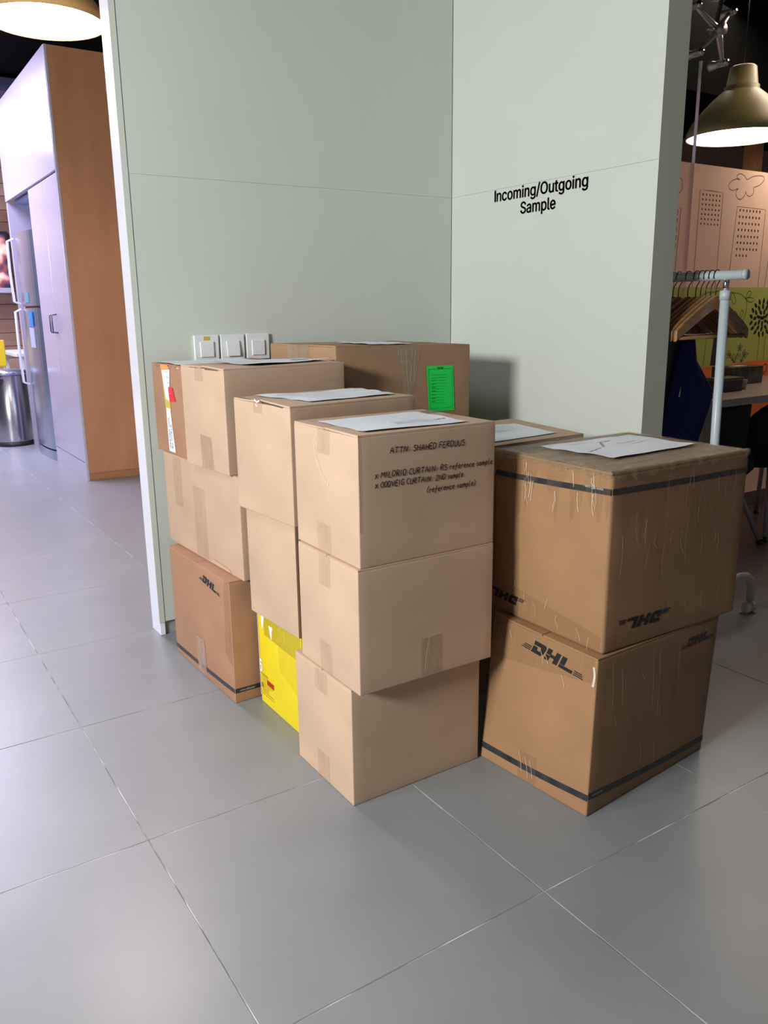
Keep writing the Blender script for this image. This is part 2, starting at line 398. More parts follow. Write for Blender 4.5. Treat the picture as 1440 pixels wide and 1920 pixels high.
    def logo(s, f, a, b, hgt, flip=False, slope=0, gap=0, mat_=None):
        """slanted black three-letter courier logo with speed stripes; a,b = lower left of the letters in metres"""
        ink = Ink(); sh = .42
        def put(polys, dx):
            for pl in polys:
                pts = []
                for (x, y) in pl:
                    X, Y = (x+dx+sh*y)*hgt, y*hgt
                    if flip: X, Y = -X, -Y
                    pts.append((a+X, b+Y+slope*X))
                ink.poly(pts)
        D = [[(.0, .66), (.80, .66), (1.30, .80), (1.14, 1), (-.05, 1)], [(.80, .30), (1.24, .30), (1.30, .80), (.80, .66)],
             [(0, 0), (1.0, 0), (1.24, .30), (.80, .30), (0, .30)], [(0, .30), (.48, .30), (.48, .56), (0, .56)]]
        H = [[(0, 0), (.45, 0), (.45, .44), (0, .44)], [(0, .5), (.45, .5), (.45, 1), (0, 1)], [(.45, .36), (.88, .36), (.88, .62), (.45, .62)],
             [(.88, 0), (1.33, 0), (1.33, 1), (.88, 1)]]
        L = [[(0, .3), (.47, .3), (.47, 1), (0, 1)], [(0, 0), (1.35, 0), (1.35, .27), (0, .27)]]
        put(D, 0); put(H, 1.42); put(L, 2.92)
        for k in range(3):
            y0 = .02+k*.15
            put([[(-1.05+.1*k, y0), (-.12, y0), (-.12, y0+.08), (-1.05+.1*k, y0+.08)]], 0)
            put([[(4.40, y0), (5.35-.1*k, y0), (5.35-.1*k, y0+.08), (4.40, y0+.08)]], 0)
        o = ink.build('printed_logo', s.fn(f, .0010), mat_ or M_INK, s.root); o['label'] = 'black slanted three-letter logo with speed lines'; return o
    def seam_tape(s, down=.22, wdt=.18, m=M_TAPE, faces=('W', 'E'), top=True, c=.5):
        for f in faces:
            cc = c if f == 'W' else 1-c
            s.quad('packing_tape', f, [(cc-wdt/2, 1-down), (cc+wdt/2, 1-down), (cc+wdt/2, .999), (cc-wdt/2, .999)], m, .0007, 8, 6)
        if top:
            cv = 1-c
            s.quad('packing_tape', 'T', [(0, cv-wdt/2), (1, cv-wdt/2), (1, cv+wdt/2), (0, cv+wdt/2)], m, .0008, 14, 4)
    def paper(s, uv, marks=(), curl=.004, seed=1, base=.0022):
        n = 16; vs = []; fs = []
        def pt(a, b, off):
            u = (uv[0][0]*(1-a)+uv[1][0]*a)*(1-b)+(uv[3][0]*(1-a)+uv[2][0]*a)*b
            v = (uv[0][1]*(1-a)+uv[1][1]*a)*(1-b)+(uv[3][1]*(1-a)+uv[2][1]*a)*b
            z = base+curl*abs(noise.noise(Vector((a*2.3+seed, b*2.3, seed*1.7))))*(.4+abs(a-.5)*1.2)
            return s.T(u, v, z+off)
        for j in range(n+1):
            for i in range(n+1): vs.append(pt(i/n, j/n, 0))
        for j in range(n):
            for i in range(n): k = j*(n+1)+i; fs.append((k, k+1, k+n+2, k+n+1))
        o = pyd('paper_sheet', vs, fs, M_PAPER, s.root, True); o['label'] = 'white paper sheet taped on top'
        ink = Ink()
        for (a0, b0, a1, b1, wd) in marks:
            npt = 9
            ink.line([(a0+(a1-a0)*i/(npt-1), b0+(b1-b0)*i/(npt-1)+random.uniform(-.012, .012)) for i in range(npt)], wd)
        if marks: ink.build('print', lambda a, b: pt(a, b, .0012), M_GREY, s.root)

LB = 'plain light cardboard boxes stacked against the wall'
# front stack
f1 = Carton('plain light cardboard box on the floor, bottom of the nearest stack', .845, 1.445, .372, .272, 0, 0, .293, M_LIGHT, .0015, group=LB, seed=1)
f2 = Carton('plain light cardboard box, middle of the nearest three-box stack', .847, 1.409, .373, .278, -.48, .293, .291, M_LIGHT, .002, group=LB, seed=2)
f3 = Carton('light cardboard box with black handwriting and paper sheet, topmost of nearest stack', .855, 1.412, .366, .289, -.54, .584, .287, M_LIGHT, .0025, seed=3, lift=.002)
f1.quad('packing_tape', 'W', [(.38, .0), (.60, .0), (.60, .25), (.38, .25)], M_TAPE, .0007)
f1.quad('packing_tape', 'W', [(.38, .80), (.60, .80), (.60, .99), (.38, .99)], M_TAPE, .0007)
f2.quad('packing_tape', 'W', [(.38, .74), (.57, .74), (.57, .995), (.38, .995)], M_TAPE, .0007)
f2.quad('packing_tape', 'W', [(.36, .01), (.56, .01), (.56, .26), (.36, .26)], M_TAPE, .0007)
f2.quad('packing_tape', 'S', [(.44, .01), (.60, .01), (.60, .34), (.44, .34)], M_TAPE2, .0007)
f3.seam_tape(.20, .2, M_TAPE, ('W',), True, .5)
f3.quad('packing_tape', 'W', [(.36, .01), (.58, .01), (.58, .24), (.36, .24)], M_TAPE, .0007)
Ink().line(smooth2([(.103, .245), (.108, .225), (.126, .198), (.150, .172), (.166, .166), (.160, .160)]), .0022).line(smooth2([(.112, .262), (.10, .252), (.102, .243), (.118, .240)]), .0012).build('tape_crease', f3.fn('W', .0013), M_CREASE, f3.root)
Ink().line(smooth2([(.108, .045), (.118, .03), (.126, .012)]), .001).line(smooth2([(.15, .03), (.158, .02), (.16, .008)]), .001).build('tape_crease', f3.fn('W', .0013), M_CREASE, f3.root)
Ink().line(smooth2([(.186, .10), (.180, .07), (.173, .02)]), .002).line(smooth2([(.190, .09), (.184, .06), (.178, .012)]), .001).line(smooth2([(.165, .097), (.186, .099), (.215, .101)]), .0008).build('tape_crease', f2.fn('S', .0013), M_CREASE, f2.root)
Ink().line(smooth2([(.14, .035), (.155, .02), (.165, .012)]), .0012).line(smooth2([(.172, .024), (.185, .018), (.19, .008)]), .0012).build('tape_crease', f1.fn('W', .0013), M_CREASE, f1.root)
f3.paper([(.075, .085), (.819, .069), (.842, .80), (.084, .80)], [(.42, .28, .78, .28, .012), (.42, .36, .70, .37, .008), (.40, .22, .80, .20, .008), (.82, .30, .95, .34, .02)], .006, 2)
# edge crumple at the near top corner and torn strip
Ink().line([(.0015, .287), (.003, .25), (.002, .20), (.004, .15), (.002, .08)], .0015).build('torn_edge', f3.fn('S', .0012), M_EDGE, f3.root)

# hand-drawn stroke letters
G = {
 'A': [[(0, 0), (.3, 1), (.6, 0)], [(.12, .4), (.5, .4)]], 'T': [[(0, .95), (.65, 1)], [(.35, 1), (.3, 0)]], 'N': [[(0, 0), (.05, 1), (.5, .05), (.6, 1)]],
 ':': [[(.1, .15), (.12, .25)], [(.1, .6), (.12, .7)]], 'S': [[(.5, .9), (.2, 1), (.05, .75), (.45, .45), (.4, .1), (0, .05)]], 'H': [[(0, 0), (.05, 1)], [(.55, 1), (.5, 0)], [(.02, .5), (.55, .55)]],
 'E': [[(.5, 1), (.05, .95), (0, 0), (.5, .05)], [(.02, .5), (.4, .55)]], 'D': [[(.05, 0), (0, .95), (.4, .9), (.55, .5), (.35, .05), (.02, 0)]], 'F': [[(.55, 1), (.05, .95), (0, 0)], [(.02, .5), (.42, .55)]],
 'R': [[(0, 0), (.05, 1), (.45, .9), (.4, .6), (.05, .5), (.55, 0)]], 'U': [[(0, 1), (.05, .15), (.3, 0), (.5, .2), (.55, 1)]], 'x': [[(0, .7), (.45, 0)], [(.45, .75), (0, -.05)]],
 'M': [[(0, 0), (.08, 1), (.35, .4), (.62, 1), (.72, 0)]], 'I': [[(.12, 1), (.1, 0)]], 'L': [[(.05, 1), (0, 0), (.45, .05)]], 'C': [[(.5, .9), (.2, 1), (0, .5), (.15, .05), (.5, .1)]],
 'O': [[(.3, 1), (0, .6), (.15, .05), (.5, .15), (.5, .8), (.28, 1)]], 'V': [[(0, 1), (.28, 0), (.55, 1)]], 'G': [[(.5, .9), (.15, 1), (0, .4), (.25, 0), (.5, .2), (.5, .45), (.3, .45)]],
 '2': [[(.05, .8), (.3, 1), (.48, .75), (0, 0), (.55, .05)]], '(': [[(.3, 1.1), (.08, .5), (.25, -.15)]], ')': [[(.05, 1.1), (.25, .5), (.02, -.15)]],
 'r': [[(.05, .6), (.08, 0)], [(.08, .4), (.2, .6), (.35, .58)]], 'e': [[(.03, .3), (.35, .38), (.28, .6), (.08, .5), (.05, .15), (.25, 0), (.4, .1)]], 'f': [[(.4, 1), (.22, .95), (.18, .3), (.1, -.3)], [(.02, .55), (.4, .58)]],
 'n': [[(.03, .6), (.05, 0)], [(.05, .4), (.22, .6), (.36, .45), (.38, 0)]], 'c': [[(.36, .5), (.15, .6), (.03, .3), (.15, .02), (.38, .1)]], 's': [[(.32, .55), (.08, .55), (.1, .35), (.32, .22), (.2, 0), (.02, .05)]],
 'a': [[(.36, .55), (.12, .58), (.03, .2), (.2, .02), (.36, .3), (.38, .55), (.42, 0)]], 'm': [[(.02, .6), (.05, 0)], [(.05, .4), (.18, .6), (.28, .4), (.28, 0)], [(.28, .4), (.42, .6), (.52, .4), (.54, 0)]],
 'p': [[(.05, .6), (.02, -.4)], [(.05, .5), (.25, .62), (.38, .35), (.22, .05), (.05, .12)]], 'l': [[(.12, 1.05), (.08, .1), (.22, 0)]], ' ': [], '-': [[(0, .45), (.5, .45)]]}
def hand(ink, s, a0, a1, b, hgt, wd, slope=0):
    adv = [(.42 if ch == ' ' else max([p[0] for st in G[ch] for p in st]+[.3])+.2) for ch in s]
    k = (a1-a0)/sum(adv); x = 0
    for ch, ad in zip(s, adv):
        jy = random.uniform(-.05, .05)*hgt
        for st in G[ch]:
            pts = [(a0+(x+p[0]+.12*(p[1]-.5))*k, b+jy+p[1]*hgt+slope*((x+p[0])*k)) for p in st]
            ink.line(smooth2(pts, 3) if len(pts) > 2 else pts, wd)
        x += ad
W3, H3 = f3.w, f3.h
for (tx, a0_, a1_, b_, hh, sl) in (('ATTN: SHAHED FERDUUS', .215, .760, .842, .0125, -.004), ('x MILDRID CURTAIN: RS reference sample', .110, .985, .672, .0125, -.012),
        ('x OODVEIG CURTAIN: 2ND sample', .110, .750, .600, .0118, -.012), ('(reference sample)', .470, .850, .507, .0125, .002)):
    ink = Ink(); hand(ink, tx, a0_*W3, a1_*W3, b_*H3, hh, .0018, sl)
    ho = ink.build('handwriting', f3.fn('S', .0012), M_PEN, f3.root); ho['label'] = 'black handwritten line'; ho['kind'] = 'stuff'
ink = Ink()
for (u0_, u1_, v0_) in ((.24, .74, .855), (.13, .95, .688), (.35, .70, .618), (.50, .82, .525)):
    ink.line([((u0_+(u1_-u0_)*i/8)*W3, v0_*H3+random.uniform(-.0004, .0004)-.004*(u1_-u0_)*i/8) for i in range(9)], .0006)
ink.build('strike_line', f3.fn('S', .0016), M_REDPEN, f3.root)
ink = Ink(); hand(ink, 'SHAHED', .88*W3, .99*W3, .80*f3.d, .02, .0016); hand(ink, 'FERDUUS', .87*W3, .98*W3, .70*f3.d, .02, .0016)
pyd('handwriting', [f3.T(v[0]/W3, v[1]/f3.d, .0012) for v in ink.v], ink.f, M_REDPEN, f3.root)
# dark perforated slit along the far side of the top
Ink().line([(.02+.02*i, .252+.0008*(-1)**i) for i in range(16)], .002).build('flap_slit', lambda a, b: f3.T(a/W3, b/f3.d, .001), M_EDGE, f3.root)

# left stack by the wall end
d1 = Carton('brown courier box with logo and black stripe, on the floor by the wall end', .822, 2.077, .40, .472, 1.4, 0, .376, M_DARK2, .003, seed=4)
d1.logo('W', .590*.472, .868*.376, .0235, False, -.11)
d1.stripe('W', .050, .089, .084, .121, .004); d1.stripe('S', .084, .121, .085, .12); d1.stripe('E', .085, .12, .085, .12); d1.stripe('B', .085, .12, .085, .12)
d1.quad('packing_tape', 'W', [(.42, .02), (.56, .02), (.56, .34), (.42, .34)], film('tape_pale', (.55, .38, .30), .5, (30, 30, 8), .3), .0014)
d1.quad('packing_tape', 'W', [(.90, .38), (.995, .30), (.995, .995), (.93, .995)], M_TAPE2, .0010)
d2 = Carton('plain light cardboard box with faint tape, middle of the left stack', .8600, 2.056, .35, .560, 2.32, .376, .301, M_LIGHT2, .001, group=LB, seed=5)
d2.quad('packing_tape', 'W', [(.14, .45), (.26, .45), (.26, .98), (.14, .98)], M_TAPE, .0007)
d2.quad('packing_tape', 'W', [(.42, .02), (.58, .02), (.58, .75), (.42, .75)], M_TAPE, .0007)
d2.quad('torn_liner', 'W', [(.62, .012), (.86, .012), (.84, .04), (.64, .06)], M_LIGHT, .002)
d3a = Carton('light cardboard box with a large paper sheet, beside the white switch plates', .847, 2.086, .398, .268, 5.05, .677, .293, M_LIGHT, .002, seed=6, lift=.004, dz=(0, 0, 0, .0))
d3a.quad('packing_tape', 'W', [(.40, .01), (.68, .01), (.66, .33), (.40, .34)], M_TAPE2, .0007)
d3a.seam_tape(.14, .2, M_TAPE, ('W', 'E'), True, .45)
Ink().line([(.105, .262), (.116, .259)], .0016).line([(.108, .25), (.117, .248)], .0013).line([(.11, .238), (.116, .236)], .0012).build('tape_crease', d3a.fn('W', .0013), M_CREASE, d3a.root)
d3a.paper([(.27, .12), (1.0, .30), (.985, .86), (.20, .86)], [(.62, .32, .85, .35, .03), (.66, .42, .82, .43, .02), (.3, .6, .5, .6, .01)], .009, 5)
d3b = Carton('cardboard box with yellow and white customs tape, top far left by the wall', .842, 2.41, .36, .258, .9, .677, .284, M_DARK2, .0015, seed=7, lift=.002)
S1 = [(.45, 0), (.66, 0), (.63, .50), (.51, .50)]
d3b.quad('customs_tape', 'W', [(.445, .03), (.665, .03), (.60, .52), (.455, .52)], M_WPRINT, .0012, 4, 8)['label'] = 'white printed tape strip'
d3b.quad('yellow_tape', 'W', [(.445, .50), (.62, .50), (.56, .95), (.36, .95)], M_OCHRE, .0010, 4, 8)
d3b.quad('shipping_label', 'W', [(.475, .62), (.60, .60), (.66, .955), (.375, .93)], M_WPRINT, .0018, 4, 6)
d3b.quad('red_label', 'W', [(.60, .60), (.80, .61), (.72, .76), (.58, .76)], M_RED, .0022, 4, 4)
d3b.quad('orange_label', 'W', [(.36, .93), (.66, .95), (.60, .995), (.34, .995)], M_ORANGE, .0023, 4, 2)
for k_, (txt, uo) in enumerate((('OPENED AND', .575), ('BY CUSTO', .64))):
    vs, fs = text_mesh(txt, .020, .0004, 1.15)
    L = d3b.d
    pyd('lettering', [d3b.P('W', uo-.0+v[1]/L*1.0-.045*(v[0]/.15)-.09, (.50-v[0]/d3b.h), .0018) if False else d3b.P('W', uo-.05+(-v[1])/L*-1-.04+.02*(v[0]/.13), .07+v[0]/d3b.h*.95, .0018) for v in vs], fs, M_GREY, d3b.root)
ink = Ink()
for k_ in range(5): ink.line([(.13+.006*k_, .262-.016*k_), (.158+.004*k_, .260-.016*k_)], .0015)
ink.build('label_print', d3b.fn('W', .0028), M_GREY, d3b.root)
# crinkled printed wrap edge on top
wv = []
for i in range(25):
    u = i/24; zz = .002+.004*abs(noise.noise(Vector((u*9, 3, 1))))
    for off in (0, .010, .022): wv.append(d3b.P('W', u, .975+.018*noise.noise(Vector((u*11, off*90, 5)))+off*.8, .002+off*.04+.004*abs(noise.noise(Vector((u*13, off*60, 2))))) + Vector((off*1.2, 0, 0)))
pyd('crinkled_tape', wv, [(3*i+j, 3*i+j+1, 3*i+j+4, 3*i+j+3) for i in range(24) for j in (0, 1)],
    noisy(mat('crinkle_print', (.8, .8, .8), .3), (.08, .07, .08), (.85, .84, .84), 60, lo=.42, hi=.5), d3b.root)['label'] = 'crinkled black and white printed tape'
d3b.paper([(.01, .06), (.80, .02), (.82, .90), (.03, .93)], [], .004, 8)  # added sheet; its white stands in for the glossy reflection on top

# middle stack
m1 = Carton('yellow printed cardboard box on the floor between two stacks', .895, 1.785, .36, .268, 0, 0, .293, M_YEL, .002, name='yellow_box', seed=8)
M_YTAPE = film('yellow_box_tape', (.62, .50, .02), .75, (20, 20, 8), .4)
m1.quad('packing_tape', 'W', [(.16, .76), (.99, .74), (.99, .97), (.16, .99)], M_YTAPE, .0009)
m1.quad('packing_tape', 'W', [(.50, .50), (.99, .35), (.99, .78), (.50, .80)], film('yellow_box_tape_faint', (.74, .60, .02), .22, (20, 20, 8), .3), .0007)
Ink().poly([(.022, .287), (.048, .287), (.040, .250), (.030, .232)]).poly([(.075, .262), (.100, .262), (.096, .248), (.092, .222), (.086, .226)]).build('torn_patch', m1.fn('W', .0013), M_WPRINT, m1.root)
vs, fs = text_mesh('5', .072, .002)
pyd('printed_numeral', [m1.fn('W', .0012)(v[0]*.75-.004, v[1]+.098) for v in vs], fs, M_WPRINT, m1.root)['label'] = 'white printed numeral'
Ink().line([(.001, .02), (.001, .285)], .003).build('white_edge', m1.fn('W', .0014), M_WPRINT, m1.root)
m1.quad('red_label', 'W', [(.175, .235), (.345, .235), (.345, .29), (.175, .29)], mat('dark_red_print', (.42, .03, .02), .5), .0011)
M_BRPR = mat('brown_print', (.28, .16, .02), .6)
ink = Ink()
for k_ in range(9):
    if 2 <= k_ <= 3: ink.line([(.012, .090-.0065*k_+0.0), (.040, .090-.0065*k_)], .0012)
    else: ink.line([(.012, .090-.0065*k_), (.05+.045*random.random(), .090-.0065*k_)], .0014)
ink.line([(.006, .094), (.055, .094)], .0015); ink.line([(.006, .03), (.09, .03)], .0012); ink.poly([(.008, .064), (.018, .060), (.018, .048), (.008, .050)])
ink.build('label_print', m1.fn('W', .0012), M_BRPR, m1.root)
m2 = Carton('plain light cardboard box with a ragged edge, resting on the yellow box', .8855, 1.776, .33, .264, 3.1, .293, .310, M_LIGHT, .001, group=LB, seed=9)
rg = []
for i in range(31):
    v = i/30; j1 = .0025+.0022*noise.noise(Vector((v*18, 1, 0))); rg += [m2.P('S', .002, v, .0008), m2.P('S', .002+j1/.36*2.2, v, .0012)]
pyd('ragged_edge', rg, [(2*i, 2*i+1, 2*i+3, 2*i+2) for i in range(30)], M_EDGE, m2.root)['label'] = 'dark torn edge'
m3 = Carton('light cardboard box with paper sheet and lifted flap, top of middle stack', .867, 1.739, .38, .291, 3.67, .603, .2965, M_LIGHT, .002, seed=10, lift=.006)
m3.seam_tape(.10, .16, M_TAPE, ('W', 'E'), True, .46)
m3.paper([(.215, .14), (.93, .16), (.95, .74), (.12, .92)], [(.1, .75, .3, .76, .01), (.55, .8, .75, .8, .008)], .010, 9)
Ink().line([(.118, .300), (.132, .294), (.145, .299)], .004).line([(.125, .288), (.135, .284)], .003).build('torn_tape', m3.fn('W', .0016), M_WPRINT, m3.root)
Ink().line([(.150+.01*i, .2975-.0006*i) for i in range(12)], .0028).line([(.03+.01*i, .2990) for i in range(8)], .0012).build('flap_gap', m3.fn('W', .0011), M_DARKGAP, m3.root)
Ink().line([(.16+.01*i, .287) for i in range(9)], .002).line([(.06+.01*i, .289) for i in range(6)], .0014).build('flap_gap', d3a.fn('W', .0011), M_DARKGAP, d3a.root)

# rear box in the corner
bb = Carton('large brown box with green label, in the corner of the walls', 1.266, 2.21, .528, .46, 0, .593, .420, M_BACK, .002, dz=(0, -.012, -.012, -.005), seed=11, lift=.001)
bb.quad('green_label', 'S', [(.667, .463), (.873, .46), (.861, .83), (.65, .83)], M_GREEN, .0014)['label'] = 'bright green printed label'
gl = Ink()
gl.line([(.350, .338), (.449, .338), (.452, .205), (.358, .205), (.350, .338)], .0012)
for k_ in range(11): gl.line([(.362, .318-.0095*k_), (.362+random.uniform(.05, .08), .318-.0095*k_)], .0010)
for k_ in range(7): gl.line([(.362, .300-.012*k_), (.380, .300-.012*k_)], .0026)
gl.build('label_print', bb.fn('S', .0021), M_GREENINK, bb.root)
Ink().line([(.388, .3445), (.394, .3405), (.400, .3445), (.406, .3405), (.412, .3445)], .0028).line([(.386, .338), (.414, .338)], .0018).build('label_heading', bb.fn('S', .0022), M_INK, bb.root)
bb.quad('packing_tape', 'S', [(.45, .60), (.535, .55), (.61, .995), (.43, .995)], M_WRAP, .0010)
bb.quad('packing_tape', 'W', [(.30, .86), (.62, .86), (.62, .995), (.30, .995)], M_WRAP, .0010)
Ink().line(smooth2([(.262, .41), (.264, .34), (.270, .27), (.273, .22)]), .0012).line(smooth2([(.285, .41), (.282, .35), (.276, .30)]), .0010).line(smooth2([(.300, .41), (.297, .37), (.290, .33)]), .0009).line(smooth2([(.240, .41), (.246, .36), (.250, .34)]), .0009).build('tape_crease', bb.fn('S', .0018), M_CREASE, bb.root)
bb.paper([(.28, .05), (.60, .08), (.72, .70), (.36, .72)], [], .004, 3)
bb.quad('packing_tape', 'T', [(0, .40), (1, .40), (1, .62), (0, .62)], M_WRAP, .0010, 14, 4)
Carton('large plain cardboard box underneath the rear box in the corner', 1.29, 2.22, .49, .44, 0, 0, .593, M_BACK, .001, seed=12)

# low box behind the wrapped pair
s2 = Carton('low cardboard box with paper sheet, behind the tape-wrapped courier box', 0, 0, 0, 0, 0, .42, .33, M_LIGHT2, .001, corners=[(1.36, 1.70), (1.834, 1.713), (1.90, 2.10), (1.41, 2.09)], seed=13, lift=.001)
s2.paper([(.20, .10), (.84, .13), (.84, .72), (.22, .86)], [(.2, .5, .7, .5, .01)], .003, 4)
Carton('plain cardboard box underneath the low box behind the courier pair', 1.40, 1.72, .44, .35, 0, 0, .42, M_LIGHT2, .001, seed=14)

# tape-wrapped courier pair on the right
TC = [(1.290, 1.132), (1.742, 1.148), (1.726, 1.494), (1.290, 1.478)]
e1 = Carton('large brown courier box with logo upright and stripe near the floor', 1.258, 1.113, .468, .338, 4.95, 0, .370, M_DARK, .003, seed=15, round_=.004, tcorners=TC)
e1.logo('W', .412*.338, .867*.370, .030, False, -.075)
e1.logo('S', .715*.468, .850*.370, .022, False, .02)
e1.stripe('W', .071, .112, .102, .143, .008); e1.stripe('S', .111, .152, .068, .108, .012); e1.stripe('E', .07, .11, .07, .11); e1.stripe('B', .07, .11, .07, .11)
e2 = Carton('large brown courier box with upside-down logo, wrapped top and paper sheet', 1.313, 1.141, .476, .37, -.19, .370, .412, M_DARK, .004, seed=16, round_=.009, dz=(0, 0, 0, 0))
e2.logo('W', .262*.37, .135*.412, .024, True, -.02)
e2.logo('S', .40*.476, .168*.412, .027, True, -.02)
e2.stripe('W', .848, .880, .882, .915, .004); e2.stripe('S', .882, .915, .872, .902, .002, .006); e2.stripe('E', .87, .90, .87, .90, 0, .03); e2.stripe('B', .87, .9, .87, .9, 0, .03)
def rotated_word(c, f, a, b, size, flip):
    vs, fs = text_mesh('www.dhl.com', size, .0002)
    o = pyd('lettering', [c.fn(f, .0016)(a+(-v[0] if flip else v[0]), b+(-v[1] if flip else v[1])) for v in vs], fs, mat('web_print_'+f+c.root.name[-3:], (.42, .43, .45), .5), c.root)
    o['label'] = 'small white web address on the stripe'
rotated_word(e2, 'W', .349, .3755, .0115, True)
rotated_word(d1, 'S', .015, .0355, .0105, False)
rotated_word(e1, 'S', .012, .046, .0085, False)
def wrap_edge(c, f, nseg, lo, hi, m, seed):
    rnd = random.Random(seed); n = nseg; vs = []; fs = []
    dep = [max(.04, lo+(hi-lo)*abs(noise.noise(Vector((i*.37, seed, 0))))*2.2) for i in range(n+1)]
    for i in range(n+1):
        for j in range(7): vs.append(c.P(f, min(max(i/n, .004), .996), 1-dep[i]*(j/6)-.001, .0014+.0010*noise.noise(Vector((i*.9, j*.5, seed)))))
    for i in range(n):
        for j in range(6): k = i*7+j; fs.append((k, k+7, k+8, k+1))
    return pyd('plastic_wrap', vs, fs, m, c.root, True)
wrap_edge(e2, 'S', 46, .12, .62, M_STRAND, 3)['label'] = 'clear wrinkled plastic film'
wrap_edge(e2, 'W', 40, .06, .30, M_STRAND, 8)
M_RIM = film('wrap_rim', (.46, .34, .20), .32, (60, 60, 60), 1.0, .08)
for fc, sd in (('S', 4), ('W', 9)):
    vs = []; fs = []; n_ = 60
    for i in range(n_+1):
        u = i/n_; dn = .010+.022*abs(noise.noise(Vector((u*9, sd, 1)))); up = .008+.020*abs(noise.noise(Vector((u*7, sd, 4))))
        q = e2.P(fc, u, 1, 0); a_, b_ = e2.F[fc]; ed = e2.b[b_]-e2.b[a_]; nn_ = Vector((ed.y, -ed.x, 0)).normalized()
        w1 = .0022+.0025*noise.noise(Vector((u*30, sd, 2)))
        vs += [e2.P(fc, u, 1-dn/e2.h, .0022+.001*noise.noise(Vector((u*22, sd, 7)))), e2.P(fc, u, 1-.006/e2.h, .0022+w1), q+nn_*(.0012+w1*.4)+Vector((0, 0, .0012+abs(w1))), q-nn_*up*.4+Vector((0, 0, .0035+w1*.5)), q-nn_*up+Vector((0, 0, .0020))]
    for i in range(n_):
        for j in range(4): k_ = i*5+j; fs.append((k_, k_+5, k_+6, k_+1))
    pyd('plastic_wrap', vs, fs, M_RIM, e2.root, True)
e2.quad('plastic_wrap', 'T', [(0, 0), (1, 0), (1, 1), (0, 1)], M_WRAP, .0016, 26, 22, z=.004)
e2.quad('packing_tape', 'T', [(.0, .42), (1, .42), (1, .60), (.0, .60)], M_TAPE, .0012, 14, 4)
e2.quad('packing_tape', 'W', [(.02, .01), (.98, .01), (.98, .10), (.02, .22)], M_TAPE2, .0008)
e2.quad('packing_tape', 'S', [(.02, .01), (.80, .01), (.80, .08), (.02, .10)], M_TAPE2, .0008)
e2.paper([(.23, .258), (.861, .286), (.849, .83), (.173, .82)], [(.06, .40, .30, .52, .012), (.35, .55, .50, .78, .02), (.55, .62, .80, .60, .01), (.62, .50, .86, .52, .008), (.48, .80, .62, .80, .014), (.2, .85, .4, .86, .008)], .006, 6, .0062)
e1.quad('packing_tape', 'W', [(.02, .72), (.98, .84), (.98, .99), (.02, .99)], M_TAPE2, .0008)
e1.quad('packing_tape', 'W', [(.38, .01), (.55, .01), (.55, .20), (.38, .20)], M_STRAND, .0014)
wrap_edge(e1, 'S', 40, .25, .60, M_STRAND, 5)
ink = Ink()
rn = random.Random(4)
for k_ in range(26):
    a0 = rn.uniform(.03, .44); b0 = rn.uniform(.22, .40); ln = rn.uniform(.02, .10)
    ink.line(smooth2([(a0, b0), (a0+rn.uniform(-.006, .006), b0-ln/2), (a0+rn.uniform(-.012, .012), b0-ln)]), rn.choice((.0004, .0006, .0009)))
for k_ in range(7):
    a0 = rn.uniform(.20, .40); b0 = rn.uniform(.04, .10)
    ink.line([(a0, b0), (a0+rn.uniform(-.004, .004), b0-.03)], .0005)
ink.build('film_crease', e2.fn('S', .0026), M_CREASE2, e2.root)
ink = Ink()
for k_ in range(22):
    a0 = rn.choice((.06, .11, .12, .13, .2, .27, .32))+rn.uniform(-.01, .01); b0 = rn.uniform(.34, .405); ln = rn.uniform(.015, .05)
    ink.line(smooth2([(a0, b0), (a0+rn.uniform(-.003, .003), b0-ln/2), (a0+rn.uniform(-.008, .008), b0-ln)]), rn.choice((.0005, .0008, .0012)))
for (a0, b0) in ((.12, .075), (.15, .06), (.20, .085), (.23, .05), (.29, .04), (.33, .03), (.08, .10)):
    ink.line(smooth2([(a0, b0), (a0+rn.uniform(-.01, .01), b0-.012), (a0+rn.uniform(-.02, .02), b0-.03)]), .0006)
ink.build('film_crease', e2.fn('W', .0026), M_CREASE2, e2.root)
ink = Ink()
for (a0, b0, ln) in ((.05, .35, .11), (.085, .33, .09), (.07, .22, .03), (.20, .35, .15), (.225, .34, .17), (.24, .2, .04), (.30, .34, .10), (.18, .12, .06), (.235, .11, .07), (.16, .30, .02)):
    ink.line(smooth2([(a0, b0), (a0+.006, b0-ln/2), (a0+.010, b0-ln)]), .0008)
ink.build('film_crease', e1.fn('S', .0026), M_CREASE2, e1.root)
ink = Ink()
for (a0, b0, ln) in ((.17, .335, .03), (.185, .33, .02), (.24, .30, .025), (.02, .345, .02), (.06, .35, .02), (.13, .07, .05), (.15, .065, .05), (.165, .06, .04)):
    ink.line(smooth2([(a0, b0), (a0+.008, b0-ln/2), (a0+.012, b0-ln)]), .0008)
ink.build('film_crease', e1.fn('W', .0026), M_CREASE2, e1.root)
Ink().line(smooth2([(.330, .350), (.334, .33), (.331, .305)]), .006).build('torn_corner', e1.fn('W', .0022), M_CREASE2, e1.root)

